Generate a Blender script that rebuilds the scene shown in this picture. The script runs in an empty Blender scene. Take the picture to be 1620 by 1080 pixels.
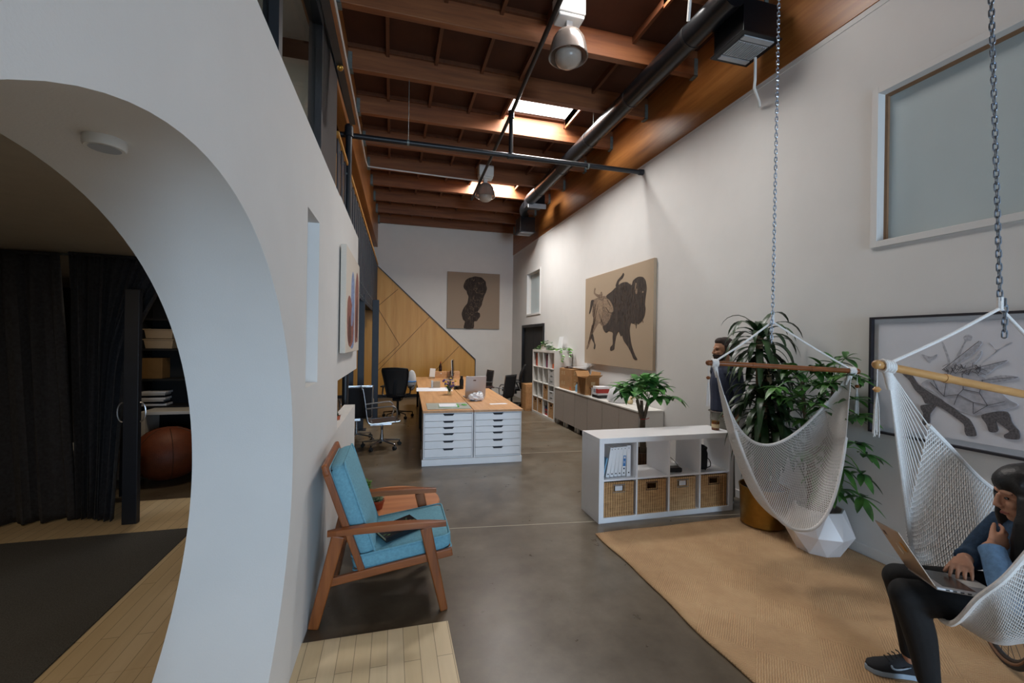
import bpy, bmesh, math, random
from mathutils import Vector, Matrix, Quaternion
PI = math.pi
rnd = random.Random(7)
S = bpy.context.scene
COL = S.collection

# ------------------------------------------------------------------ camera
cam_d = bpy.data.cameras.new('camera')
cam_d.sensor_fit = 'HORIZONTAL'; cam_d.sensor_width = 36.0
cam_d.lens = 36.0 * 690.6 / 1620.0
cam_d.clip_start = 0.05; cam_d.clip_end = 200
cam = bpy.data.objects.new('camera', cam_d); COL.objects.link(cam)
YAW, ROLL = math.radians(15.38), math.radians(0.838)
_d = Vector((math.sin(YAW), math.cos(YAW), 0)); _r = Vector((math.cos(YAW), -math.sin(YAW), 0)); _z = Vector((0, 0, 1))
_i = _r*math.cos(ROLL) + _z*math.sin(ROLL); _u = _z*math.cos(ROLL) - _r*math.sin(ROLL)
m = Matrix((( _i.x, _u.x, -_d.x, 0), (_i.y, _u.y, -_d.y, 0), (_i.z, _u.z, -_d.z, 1.67), (0, 0, 0, 1)))
cam.matrix_world = m
S.camera = cam

# ------------------------------------------------------------------ view, world and daylight
S.view_settings.view_transform = 'Standard'; S.view_settings.look = 'None'
S.view_settings.gamma = 1.0; S.view_settings.use_curve_mapping = False
S.view_settings.exposure = 0.05
W = bpy.data.worlds.new('sky'); S.world = W; W.use_nodes = True
bg = W.node_tree.nodes['Background']; bg.inputs[0].default_value = (0.62, 0.78, 1.0, 1); bg.inputs[1].default_value = 1.2
S.cycles.max_bounces = 8; S.cycles.diffuse_bounces = 5; S.cycles.transparent_max_bounces = 12
S.cycles.sample_clamp_indirect = 6.0
def area(name, loc, size, rot, power, color):
    d = bpy.data.lights.new(name, 'AREA'); d.shape = 'RECTANGLE'; d.size, d.size_y = size
    d.energy = power; d.color = color
    o = bpy.data.objects.new(name, d); o.location = loc; o.rotation_euler = rot; COL.objects.link(o); return o
# daylight through the open roll-up door behind the camera
area('door_daylight', (2.2, -7.8, 1.45), (2.4, 2.6), (PI/2, 0, 0), 520, (0.58, 0.78, 1.0))
# daylight through the four roof lights (two in view, two nearer the door)
SKY = [(3.30, 4.07), (6.05, 6.82), (9.22, 9.95), (0.05, 0.80)]
for k, (ya, yb) in enumerate(SKY):
    area('skylight_daylight', (2.2, (ya+yb)/2, 5.37), (0.98, 0.66), (0, 0, 0), (64, 116, 170, 8)[k], (1.0, 0.985, 0.96))
# unseen area light added to brighten the office upstairs
area('office_fill', (-1.9, 3.0, 4.5), (0.9, 0.9), (0, 0, 0), 30, (1.0, 0.93, 0.84))
# warm ceiling lamp of the room behind the round opening
area('back_room_lamp', (-2.3, 5.7, 2.40), (0.4, 0.4), (0, 0, 0), 7, (1.0, 0.82, 0.6))
area('inner_room_lamp', (-3.0, 2.0, 2.40), (0.5, 0.5), (0, 0, 0), 17, (1.0, 0.80, 0.56))

# ------------------------------------------------------------------ materials
def _mat(name):
    m = bpy.data.materials.new(name); m.use_nodes = True
    nt = m.node_tree; return m, nt, nt.nodes['Principled BSDF']
def lin(c):
    if isinstance(c, str):
        c = [int(c[i:i+2], 16)/255 for i in (0, 2, 4)]
    return tuple(((x/12.92) if x <= .04045 else ((x+.055)/1.055)**2.4) for x in c) + (1,)
def _coords(nt, scale=(1, 1, 1), rot=(0, 0, 0)):
    tc = nt.nodes.new('ShaderNodeTexCoord'); mp = nt.nodes.new('ShaderNodeMapping')
    mp.inputs['Scale'].default_value = scale; mp.inputs['Rotation'].default_value = rot
    nt.links.new(tc.outputs['Object'], mp.inputs['Vector']); return mp.outputs['Vector']
def _noise(nt, vec, scale, detail=4, rough=.55):
    n = nt.nodes.new('ShaderNodeTexNoise'); n.inputs['Scale'].default_value = scale
    n.inputs['Detail'].default_value = detail; n.inputs['Roughness'].default_value = rough
    nt.links.new(vec, n.inputs['Vector']); return n.outputs['Fac']
def _ramp(nt, fac, stops):
    r = nt.nodes.new('ShaderNodeValToRGB'); e = r.color_ramp.elements
    while len(e) < len(stops): e.new(.5)
    for k, (p, c) in enumerate(stops): e[k].position = p; e[k].color = c
    nt.links.new(fac, r.inputs['Fac']); return r.outputs['Color']
def _bump(nt, h, b, strength, dist=.01):
    n = nt.nodes.new('ShaderNodeBump'); n.inputs['Strength'].default_value = strength; n.inputs['Distance'].default_value = dist
    nt.links.new(h, n.inputs['Height']); nt.links.new(n.outputs['Normal'], b.inputs['Normal'])
def mat(name, c, rough=.5, metal=0.0, var=.08, scale=8.0, bump=0.0, bscale=None, spec=None, sss=0):
    m, nt, b = _mat(name); c = lin(c); v = _coords(nt)
    f = _noise(nt, v, scale)
    lo = tuple(x*(1-var) for x in c[:3]) + (1,); hi = tuple(min(1, x*(1+var)) for x in c[:3]) + (1,)
    nt.links.new(_ramp(nt, f, [(.3, lo), (.7, hi)]), b.inputs['Base Color'])
    b.inputs['Roughness'].default_value = rough; b.inputs['Metallic'].default_value = metal
    if spec is not None: b.inputs['Specular IOR Level'].default_value = spec
    if bump: _bump(nt, _noise(nt, v, bscale or scale*8, 2), b, bump, .004)
    return m
def wood(name, c1, c2, axis='x', scale=1.0, rough=.5, c3=None):
    m, nt, b = _mat(name)
    sc = {'x': (.6, 9, 9), 'y': (9, .6, 9), 'z': (9, 9, .6)}[axis]
    v = _coords(nt, tuple(s*scale for s in sc))
    f = _noise(nt, v, 2.2, 6, .65)
    st = [(.28, lin(c1)), (.72, lin(c2))]
    if c3: st = [(.22, lin(c1)), (.5, lin(c2)), (.78, lin(c3))]
    nt.links.new(_ramp(nt, f, st), b.inputs['Base Color']); b.inputs['Roughness'].default_value = rough
    _bump(nt, f, b, .06, .003); return m
def glass(name, c, rough, alpha_mix=0):
    m, nt, b = _mat(name); b.inputs['Base Color'].default_value = lin(c); b.inputs['Roughness'].default_value = rough
    b.inputs['Transmission Weight'].default_value = 1.0; b.inputs['IOR'].default_value = 1.1
    return m
def brick(name, c1, c2, mortar, bw, rh, msize, rot=0, rough=.45, off=.5, bump=.0):
    m, nt, b = _mat(name); v = _coords(nt, (1, 1, 1), (0, 0, rot))
    t = nt.nodes.new('ShaderNodeTexBrick'); nt.links.new(v, t.inputs['Vector'])
    t.inputs['Color1'].default_value = lin(c1); t.inputs['Color2'].default_value = lin(c2); t.inputs['Mortar'].default_value = lin(mortar)
    t.inputs['Scale'].default_value = 1; t.inputs['Brick Width'].default_value = bw; t.inputs['Row Height'].default_value = rh
    t.inputs['Mortar Size'].default_value = msize; t.inputs['Mortar Smooth'].default_value = .1; t.offset = off
    t.inputs['Bias'].default_value = 0
    n = nt.nodes.new('ShaderNodeMix'); n.data_type = 'RGBA'; n.blend_type = 'MULTIPLY'; n.inputs[0].default_value = .25
    f = _noise(nt, _coords(nt, (14, 1.2, 14)), 2.0, 5)
    nt.links.new(t.outputs['Color'], n.inputs[6]); nt.links.new(_ramp(nt, f, [(.3, (.7, .66, .6, 1)), (.7, (1, 1, 1, 1))]), n.inputs[7])
    nt.links.new(n.outputs[2], b.inputs['Base Color']); b.inputs['Roughness'].default_value = rough
    return m
def concrete(name):
    m, nt, b = _mat(name); v = _coords(nt)
    a = _noise(nt, v, .8, 7, .66); c = _noise(nt, v, 5.0, 5, .7)
    r1 = _ramp(nt, a, [(.3, lin('4a3d2e')), (.5, lin('695d4d')), (.72, lin('827a6c'))])
    r2 = _ramp(nt, c, [(.3, (.68, .66, .63, 1)), (.7, (1, 1, 1, 1))])
    n = nt.nodes.new('ShaderNodeMix'); n.data_type = 'RGBA'; n.blend_type = 'MULTIPLY'; n.inputs[0].default_value = .9
    nt.links.new(r1, n.inputs[6]); nt.links.new(r2, n.inputs[7]); nt.links.new(n.outputs[2], b.inputs['Base Color'])
    rr = nt.nodes.new('ShaderNodeMapRange'); rr.inputs[3].default_value = .2; rr.inputs[4].default_value = .42
    nt.links.new(c, rr.inputs[0]); nt.links.new(rr.outputs[0], b.inputs['Roughness'])
    _bump(nt, c, b, .05, .002); return m
def weave(name, c1, c2, sx, sy, rough=.9, strength=.5, tint=None):
    # woven basket / rug: bands along two axes
    m, nt, b = _mat(name)
    def band(scale, d):
        w = nt.nodes.new('ShaderNodeTexWave'); w.wave_type = 'BANDS'; w.bands_direction = d
        w.inputs['Scale'].default_value = scale; w.inputs['Distortion'].default_value = 1.2; w.inputs['Detail'].default_value = 1
        nt.links.new(_coords(nt), w.inputs['Vector']); return w.outputs['Fac']
    a, d = band(sx, 'X' if sx > 0 else 'Y'), band(sy, 'Z' if sy > 0 else 'Y')
    mul = nt.nodes.new('ShaderNodeMath'); mul.operation = 'ADD'; nt.links.new(a, mul.inputs[0]); nt.links.new(d, mul.inputs[1])
    h = nt.nodes.new('ShaderNodeMath'); h.operation = 'MULTIPLY'; h.inputs[1].default_value = .5; nt.links.new(mul.outputs[0], h.inputs[0])
    f = _noise(nt, _coords(nt, (3, 3, 20)), 3, 4)
    ad = nt.nodes.new('ShaderNodeMix'); ad.inputs[0].default_value = .5; nt.links.new(h.outputs[0], ad.inputs[2]); nt.links.new(f, ad.inputs[3])
    nt.links.new(_ramp(nt, ad.outputs[0], [(.25, lin(c1)), (.7, lin(c2))]), b.inputs['Base Color'])
    b.inputs['Roughness'].default_value = rough; _bump(nt, h.outputs[0], b, strength, .004); return m
def jute(name):
    m, nt, b = _mat(name)
    v = _coords(nt, (1, 1, 1), (0, 0, math.radians(45)))
    ch = nt.nodes.new('ShaderNodeTexChecker'); ch.inputs['Scale'].default_value = 3.3; nt.links.new(v, ch.inputs['Vector'])
    def band(d):
        w = nt.nodes.new('ShaderNodeTexWave'); w.wave_type = 'BANDS'; w.bands_direction = d; w.inputs['Scale'].default_value = 26
        w.inputs['Distortion'].default_value = 2.5; w.inputs['Detail Scale'].default_value = 2; nt.links.new(v, w.inputs['Vector']); return w.outputs['Fac']
    mx = nt.nodes.new('ShaderNodeMix'); nt.links.new(ch.outputs['Fac'], mx.inputs[0]); nt.links.new(band('X'), mx.inputs[2]); nt.links.new(band('Y'), mx.inputs[3])
    f = _noise(nt, _coords(nt), 2.4, 6, .7)
    md = nt.nodes.new('ShaderNodeMix'); md.inputs[0].default_value = .72; nt.links.new(mx.outputs[0], md.inputs[2]); nt.links.new(f, md.inputs[3])
    nt.links.new(_ramp(nt, md.outputs[0], [(.25, lin('a07e5c')), (.55, lin('c09b72')), (.8, lin('d0b088'))]), b.inputs['Base Color'])
    b.inputs['Roughness'].default_value = .95; _bump(nt, mx.outputs[0], b, .5, .004); return m
def emit(name, c, s):
    m, nt, b = _mat(name); b.inputs['Base Color'].default_value = lin(c); b.inputs['Emission Color'].default_value = lin(c); b.inputs['Emission Strength'].default_value = s
    return m

M = dict(
 wall=mat('white_plaster', 'd6d4d1', .85, var=.02, scale=3, bump=.12, bscale=160),
 wallb=mat('far_wall_plaster', 'ddd7cf', .85, var=.02, scale=3, bump=.1, bscale=120),
 inner=mat('inner_room_plaster', 'b9b2a6', .9, var=.04, bump=.25, bscale=60),
 black_wall=mat('black_paint', '131315', .7, var=.1),
 brownpaint=mat('dark_brown_paint', '3a3331', .75, var=.04),
 concrete=concrete('stained_concrete'),
 joint=mat('joint_filler', 'aea493', .9),
 plank=brick('birch_plank', 'dcc7a3', 'd3bc95', '8d7a5e', 1.15, .0835, .0016, rot=PI/2),
 carpet=mat('charcoal_carpet', '505050', 1.0, var=.35, scale=160, bump=.6, bscale=300),
 jute=jute('jute_rug'),
 joist=wood('fir_joist', '57301a', '7c4928', 'x', .8, .6, '8e5a33'),
 purlin=wood('fir_purlin', '522e19', '6e4226', 'y', .8, .6),
 deck=mat('roof_deck', '43220f', .85, var=.18, scale=3, bump=.2),
 girder=wood('glulam_girder', '70411c', '98602e', 'y', .7, .4, 'ad763e'),
 plywood=wood('honey_plywood', 'b27a30', 'c99142', 'z', .35, .45, 'd2a052'),
 seam=mat('dark_seam', '4a3218', .7),
 black=mat('black_steel', '15171c', .45, var=.15),
 navy=mat('blue_black_steel', '1b212c', .5, var=.15),
 blackp=mat('black_plastic', '121214', .4, var=.1),
 rubber=mat('rubber', '1a1a1a', .8),
 duct=mat('black_duct', '16171a', .3, metal=.3, var=.2, scale=20),
 duct_grey=mat('grey_register', 'a3a6aa', .5),
 foil=mat('silver_foil', 'b5b5b8', .3, metal=1, var=.25, scale=30, bump=.5),
 galv=mat('galvanised_plate', '6f7571', .5, metal=.4, var=.2, scale=30),
 zinc=mat('zinc_chain', 'a9b6c6', .28, metal=1, var=.12, scale=60),
 chrome=mat('polished_aluminium', 'b9babd', .3, metal=1, var=.03),
 white_enamel=mat('white_enamel', 'd9d7d2', .45, var=.03),
 prism=None,
 lens=mat('lamp_lens', 'a0958b', .3, var=.05),
 canvas=mat('linen_canvas', 'a8947c', .9, var=.05, scale=120, bump=.3, bscale=400),
 canvas_pale=mat('pale_canvas', 'cfc5b8', .9, var=.04, scale=100, bump=.3, bscale=300),
 ink=wood('ink_hair', '1b1613', '352b25', 'z', 5, .9, '6e5c4c'),
 ink_mid=mat('ink_wash', '7a6654', .9, var=.5, scale=30),
 ink_tan=mat('ink_light_wash', '8c7660', .9, var=.3, scale=30),
 pencil=mat('pencil_dark', '5d595b', .9, var=.5, scale=90),
 pencil_l=mat('pencil_light', 'b0b0b7', .9, var=.28, scale=60),
 pencil_s=mat('pencil_shell', 'aeaeb6', .9, var=.2, scale=22),
 paper_blue=mat('drawing_paper', 'd2d2d8', .8, var=.02),
 frame=mat('dark_frame', '26242a', .4),
 mount=mat('white_mount', 'd9dade', .7, var=.02),
 p_blue=mat('paint_blue', '7f90b5', .7, var=.3, scale=30),
 p_red=mat('paint_red_brown', '8a5347', .7, var=.35, scale=30),
 p_dark=mat('paint_deep_brown', '5a3028', .7, var=.3, scale=30),
 teak=wood('teak', '613212', '88491c', 'x', 1.2, .4, '9e5e29'),
 teakz=wood('teak_upright', '5a2e10', '7f441a', 'z', 1.2, .4, '945626'),
 teaktop=wood('teak_tabletop', '96583a', 'bb7a50', 'x', .8, .4, 'c68c62'),
 blue=mat('blue_upholstery', '6a9dae', .95, var=.12, scale=70, bump=.4, bscale=500),
 webbing=mat('black_webbing', '17181b', .9),
 butcher=wood('butcher_block', 'a8744c', 'c2905f', 'y', .9, .45, 'cfa172'),
 white_lacq=mat('white_lacquer', 'eff0f2', .35, var=.015),
 white_gloss=mat('white_shelf_gloss', 'f0f0f2', .22, var=.015),
 white_cab=mat('white_cabinet', 'd9d6d0', .4, var=.02),
 birch_edge=mat('birch_edge', 'cfc0a4', .6, var=.05),
 taupe=mat('taupe_door', '9a9087', .6, var=.04, scale=40),
 shadowgap=mat('recess_shade', '191d28', .7),
 wicker=weave('wicker', '6b4526', 'd4a772', 13, 24),
 wicker_pale=weave('pale_wicker', '8d6640', 'e0bd8e', 13, 24),
 wicker_dark=weave('dark_wicker', '1d120b', '5a3d28', 12, 22),
 cardboard=mat('cardboard', 'a67c50', .9, var=.08, scale=6),
 cardboard_in=mat('cardboard_inside', '8a623c', .9, var=.08),
 paper=mat('white_paper', 'dfdfe2', .8, var=.015),
 grey_mat=mat('grey_cutting_mat', '9a9c92', .7, var=.05),
 mesh=mat('black_mesh', '1c1b1c', .8, var=.3, scale=200),
 fabric_black=mat('black_fabric', '161518', .9, var=.2, scale=60),
 leather=mat('dark_brown_leather', '33241c', .5, var=.2, scale=30),
 terracotta=mat('terracotta', 'a8563a', .85, var=.12, scale=20),
 leaf=None, leaf2=None, leaf3=None, leaf4=None,
 bark=mat('bark', '5b4c3c', .9, var=.3, scale=40, bump=.6, bscale=60),
 cane=mat('cane_bark', '6b5238', .9, var=.3, scale=40, bump=.6, bscale=60),
 soil=mat('soil', '2b211a', 1, var=.4, scale=60, bump=.8, bscale=90),
 brass=mat('brass_planter', '9a7434', .35, metal=.9, var=.12, scale=20),
 ceramic=mat('white_faceted_ceramic', 'dcd8d8', .3, var=.02),
 rope=mat('cotton_rope', 'e6e3e0', .95, var=.08, scale=150, bump=.5, bscale=400),
 barwood=wood('dark_bar_wood', '6e3c1c', '8d5228', 'x', 1.5, .3),
 barwood_l=wood('light_bar_wood', 'b07f4a', 'c99a62', 'x', 1.5, .3),
 curtain=mat('charcoal_curtain', '3a3b40', 1, var=.25, scale=40, bump=.3, bscale=300),
 ball=mat('tan_leather_ball', '6d3316', .6, var=.15, scale=12, bump=.3, bscale=80),
 skin=mat('skin_warm', 'c48f72', .55, var=.05, scale=20),
 skin_m=mat('skin_tan', 'b08063', .6, var=.05, scale=20),
 hair=mat('black_hair', '14100f', .42, var=.3, scale=60, bump=.4, bscale=90),
 beard=mat('brown_beard', '2a1c16', .8, var=.3, scale=90),
 denim=mat('blue_denim', '324a64', .95, var=.3, scale=60, bump=.5, bscale=300),
 denim_l=mat('light_denim', '6a8fb6', .95, var=.2, scale=50, bump=.5, bscale=300),
 shirt=mat('navy_shirt', '2a3145', .9, var=.15, scale=30, bump=.3, bscale=200),
 trousers=mat('grey_trousers', '77746c', .95, var=.12, scale=40),
 pants=mat('black_leggings', '0d0d0f', .85, var=.2, scale=20, bump=.15, bscale=300),
 shoe=mat('black_knit_shoe', '15161b', .8, var=.2, scale=120),
 sole=mat('pale_sole', '9fb0c0', .7),
 alu=mat('laptop_aluminium', 'b3b2b4', .38, metal=.6, var=.02),
 alu_dark=mat('laptop_lid', 'a59486', .35, metal=.75, var=.03),
 keys=mat('dark_keys', '23252c', .6),
 screen=mat('dark_screen', '14161b', .2),
 amber=mat('amber_glass', '6b3a14', .15, var=.1),
 cream=mat('cream_label', 'c9b48c', .7),
 red=mat('red_print', 'a5302a', .6, var=.1), blueprint=mat('blue_print', '3f7fc0', .6, var=.1), navyp=mat('navy_print', '2c3b66', .6),
 orange=mat('orange_print', 'c95a28', .6), green=mat('green_plastic', '5fae4c', .5), yellow=mat('yellow_sticker', 'c88a1e', .6),
 paleblue=mat('pale_blue_bottle', '7fb0cf', .2, var=.05), dkbottle=mat('dark_bottle', '1a1c20', .15), wine=mat('brown_bottle', '2b120c', .15),
 plasticbag=mat('white_plastic_bag', 'd8d8da', .3, var=.06, scale=20, bump=.5, bscale=18),
 purple=mat('purple_petals', '5b3f78', .8), ylw=mat('yellow_petals', 'c9a03a', .8), flower_leaf=mat('flower_leaf', '3f5a2c', .8),
 grey_box=mat('grey_box', 'b8b6b4', .7), bin=mat('translucent_bin', 'b09a80', .5, var=.04), tan_box=mat('tan_box', '7a5a30', .8, var=.1),
 tire=mat('tire', '29282a', .8), rim=mat('tan_sidewall', '7b5a44', .7), steel=mat('steel_spokes', '4a4a4e', .4, metal=.7),
 frost=mat('frosted_glazing', 'b4c0c2', .3, var=.03, scale=2), reveal_wood=mat('raw_wood_stop', '8d6c50', .8, var=.1),
 sky_panel=emit('skylight_diffuser', 'fffcf8', 4.0),
 pane=glass('office_glass', 'e6eef0', .02), vase=glass('vase_glass', 'e2ece8', .03),
 dark_wood=mat('dark_wood_tray', '4a2a1a', .5), backpack=mat('dark_rust_trim', '8a4a28', .6),
 nail=mat('pink_nails', 'c06a72', .3), lip=mat('lip', '9a5a52', .5), eye=mat('dark_eye', '0e0b0a', .2),
)
def leafmat(name, c, c2):
    m, nt, b = _mat(name); f = _noise(nt, _coords(nt), 7, 3)
    nt.links.new(_ramp(nt, f, [(.35, lin(c)), (.65, lin(c2))]), b.inputs['Base Color']); b.inputs['Roughness'].default_value = .38
    return m
M['leaf'] = leafmat('pachira_leaf', '2c5226', '4b7c34'); M['leaf2'] = leafmat('money_tree_leaf', '2f6130', '5f9a48')
M['leaf3'] = leafmat('dracaena_leaf', '182a18', '2f4a22'); M['leaf4'] = leafmat('ivy_leaf', '3a6a2a', '6f9a48')
m, nt, b = _mat('prismatic_acrylic'); b.inputs['Base Color'].default_value = lin('9c9087'); b.inputs['Roughness'].default_value = .2
b.inputs['Transmission Weight'].default_value = .45; b.inputs['Metallic'].default_value = .0; M['prism'] = m
# ------------------------------------------------------------------ mesh helpers
class MB:
    def __init__(s, mx=None): s.v = []; s.f = []; s.sm = []; s.mx = mx
    def add(s, vs, fs, smooth=False):
        o = len(s.v)
        if s.mx is not None: vs = [s.mx @ Vector(p) for p in vs]
        s.v += [tuple(p) for p in vs]; s.f += [tuple(i+o for i in f) for f in fs]; s.sm += [smooth]*len(fs); return s
    def box(s, x0, x1, y0, y1, z0, z1):
        return s.add([(x0,y0,z0),(x1,y0,z0),(x1,y1,z0),(x0,y1,z0),(x0,y0,z1),(x1,y0,z1),(x1,y1,z1),(x0,y1,z1)],
                     [(0,3,2,1),(4,5,6,7),(0,1,5,4),(1,2,6,5),(2,3,7,6),(3,0,4,7)])
    def bar(s, p, q, w, h, up=(0,0,1), w2=None, h2=None):
        # rectangular bar from p to q; w across, h along up
        p, q = Vector(p), Vector(q); t = (q-p).normalized(); a = t.cross(Vector(up)).normalized(); u = a.cross(t).normalized()
        w2 = w if w2 is None else w2; h2 = h if h2 is None else h2
        vs = [p+a*sx*w/2+u*sy*h/2 for sx, sy in ((-1,-1),(1,-1),(1,1),(-1,1))] + [q+a*sx*w2/2+u*sy*h2/2 for sx, sy in ((-1,-1),(1,-1),(1,1),(-1,1))]
        return s.add(vs, [(3,2,1,0),(4,5,6,7),(0,1,5,4),(1,2,6,5),(2,3,7,6),(3,0,4,7)])
    def loft(s, pts, radii, n=12, smooth=True, up=None, cap=True, closed=False):
        # tube through pts; radii: number or (ra, rb) where rb is along `up`
        pts = [Vector(p) for p in pts]; k = len(pts)
        if not isinstance(radii, (list, tuple)) or (len(radii) == 2 and k != 2 and not isinstance(radii[0], (list, tuple))): radii = [radii]*k
        vs = []; a = None
        for i in range(k):
            if closed: t = (pts[(i+1) % k]-pts[i-1]).normalized()
            else: t = (pts[min(i+1, k-1)]-pts[max(i-1, 0)])
            t = t.normalized() if t.length > 1e-9 else Vector((0,0,1))
            if up is not None:
                u_ = Vector(up); a = t.cross(u_)
                if a.length < 1e-4: a = t.orthogonal()
                a.normalize()
            elif a is None: a = t.orthogonal().normalized()
            else:
                a = (a - t*a.dot(t)); a = a.normalized() if a.length > 1e-6 else t.orthogonal().normalized()
            b_ = a.cross(t).normalized()
            r = radii[i]; ra, rb = r if isinstance(r, (list, tuple)) else (r, r)
            for j in range(n):
                an = 2*PI*j/n; vs.append(pts[i] + a*ra*math.cos(an) + b_*rb*math.sin(an))
        fs = []
        for i in range(k if closed else k-1):
            i2 = (i+1) % k
            for j in range(n):
                j2 = (j+1) % n; fs.append((i*n+j, i*n+j2, i2*n+j2, i2*n+j))
        if cap and not closed: fs.append(tuple(range(n-1, -1, -1))); fs.append(tuple((k-1)*n+j for j in range(n)))
        return s.add(vs, fs, smooth)
    def cyl(s, p, q, r, r2=None, n=16, smooth=True): return s.loft([p, q], [r, r if r2 is None else r2], n, smooth)
    def lathe(s, c, prof, n=24, smooth=True, axis=None, sx=1, sy=1):
        c = Vector(c); vs = []
        R = Matrix.Identity(3) if axis is None else Vector((0,0,1)).rotation_difference(Vector(axis)).to_matrix()
        for r, z in prof:
            for j in range(n):
                an = 2*PI*j/n; vs.append(c + R @ Vector((r*math.cos(an)*sx, r*math.sin(an)*sy, z)))
        fs = []
        for i in range(len(prof)-1):
            for j in range(n): j2 = (j+1) % n; fs.append((i*n+j, i*n+j2, (i+1)*n+j2, (i+1)*n+j))
        if prof[0][0] > 1e-5: fs.append(tuple(range(n-1, -1, -1)))
        if prof[-1][0] > 1e-5: fs.append(tuple((len(prof)-1)*n+j for j in range(n)))
        return s.add(vs, fs, smooth)
    def ball(s, c, r, n=16, m_=10, mx=None):
        c = Vector(c); rx, ry, rz = r if isinstance(r, (list, tuple)) else (r, r, r)
        vs = []; 
        for i in range(m_+1):
            th = PI*i/m_
            for j in range(n):
                an = 2*PI*j/n; p = Vector((rx*math.sin(th)*math.cos(an), ry*math.sin(th)*math.sin(an), rz*math.cos(th)))
                vs.append(c + (mx @ p if mx is not None else p))
        fs = [(i*n+j, (i+1)*n+j, (i+1)*n+(j+1) % n, i*n+(j+1) % n) for i in range(m_) for j in range(n)]
        return s.add(vs, fs, True)
    def prism(s, poly, ax, a, b, smooth=False):
        # polygon in the two other axes extruded from a to b along axis ax (0,1,2)
        def P(u, v, w):
            return {0: (w, u, v), 1: (u, w, v), 2: (u, v, w)}[ax]
        n = len(poly); vs = [P(u, v, a) for u, v in poly] + [P(u, v, b) for u, v in poly]
        fs = [tuple(range(n-1, -1, -1)), tuple(range(n, 2*n))] + [(i, (i+1) % n, n+(i+1) % n, n+i) for i in range(n)]
        return s.add(vs, fs, smooth)
    def strip(s, rows, smooth=True, closed=False):
        k = len(rows[0]); vs = [p for r in rows for p in r]
        fs = [(i*k+j, i*k+j+1, (i+1)*k+j+1, (i+1)*k+j) for i in range(len(rows)-1) for j in range(k-1)]
        return s.add(vs, fs, smooth)
    def build(s, name, material=None, parent=None, bevel=0.0, seg=2, angle=40, fix=True, world=False, solid=0):
        me = bpy.data.meshes.new(name); off = Vector((0,0,0))
        me.from_pydata(s.v, [], s.f); me.validate(); 
        if fix:
            bm = bmesh.new(); bm.from_mesh(me); bmesh.ops.recalc_face_normals(bm, faces=bm.faces); bm.to_mesh(me); bm.free()
        if len(me.polygons) == len(s.sm):
            for p, q in zip(me.polygons, s.sm): p.use_smooth = q
        if any(s.sm): me.set_sharp_from_angle(angle=math.radians(angle))
        o = bpy.data.objects.new(name, me); COL.objects.link(o)
        if material is not None: me.materials.append(material)
        if parent is not None:
            o.parent = parent
            if world: o.matrix_parent_inverse = parent.matrix_basis.inverted()
        if solid:
            q = o.modifiers.new('solid', 'SOLIDIFY'); q.thickness = solid; q.offset = 0
        if bevel:
            q = o.modifiers.new('bevel', 'BEVEL'); q.width = bevel; q.segments = seg; q.limit_method = 'ANGLE'; q.angle_limit = math.radians(35)
            q.harden_normals = False
        return o
def thing(name, label, cat, loc=(0,0,0), rz=0, group=None):
    o = bpy.data.objects.new(name, None); COL.objects.link(o); o.empty_display_size = .1
    o.location = loc; o.rotation_euler = (0, 0, rz); return tag(o, label, cat, group)
def tag(o, label, cat, group=None):
    o['label'] = label; o['category'] = cat
    if group: o['group'] = group
    return o
def struct(o): o['kind'] = 'structure'; return o
def dup(src, loc=None, rz=None, label=None, group=None):
    def cp(o, par):
        c = o.copy(); COL.objects.link(c)
        if par is not None: c.parent = par; c.matrix_parent_inverse = o.matrix_parent_inverse.copy()
        for ch in list(o.children): cp(ch, c)
        return c
    c = cp(src, None)
    if loc is not None: c.location = loc
    if rz is not None: c.rotation_euler = (0, 0, rz)
    if label: c['label'] = label
    if group: c['group'] = group
    return c
def plabel(o, t): o['label'] = t; return o
def spline(pts, n):
    # Catmull-Rom through points, n samples in all
    P = [Vector(p) for p in pts]; P = [2*P[0]-P[1]] + P + [2*P[-1]-P[-2]]; out = []; k = len(P)-3
    for i in range(n):
        t = i/(n-1)*k; a = min(int(t), k-1); t -= a; p0, p1, p2, p3 = P[a:a+4]
        out.append(.5*((2*p1)+(p2-p0)*t+(2*p0-5*p1+4*p2-p3)*t*t+(3*p1-p0-3*p2+p3)*t**3))
    return out
def rmesh(mb, name, material, parent, voxel, smooth=6, fac=.5):
    o = mb.build(name+'_raw', material, None, fix=True)
    r = o.modifiers.new('r', 'REMESH'); r.mode = 'VOXEL'; r.voxel_size = voxel; r.use_smooth_shade = True
    if smooth: q = o.modifiers.new('s', 'SMOOTH'); q.iterations = smooth; q.factor = fac
    dg = bpy.context.evaluated_depsgraph_get(); dg.update()
    me = bpy.data.meshes.new_from_object(o.evaluated_get(dg)); me.name = name
    bpy.data.objects.remove(o)
    for p in me.polygons: p.use_smooth = True
    n = bpy.data.objects.new(name, me); COL.objects.link(n)
    if parent is not None: n.parent = parent
    return n
LS, LX0, GX0 = .0189, -.49717, -.69     # the left side stands 1.08 degrees off the right wall
def lx(y, x0=LX0): return x0 + LS*y
RX, BY = 3.675, 13.36

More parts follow.
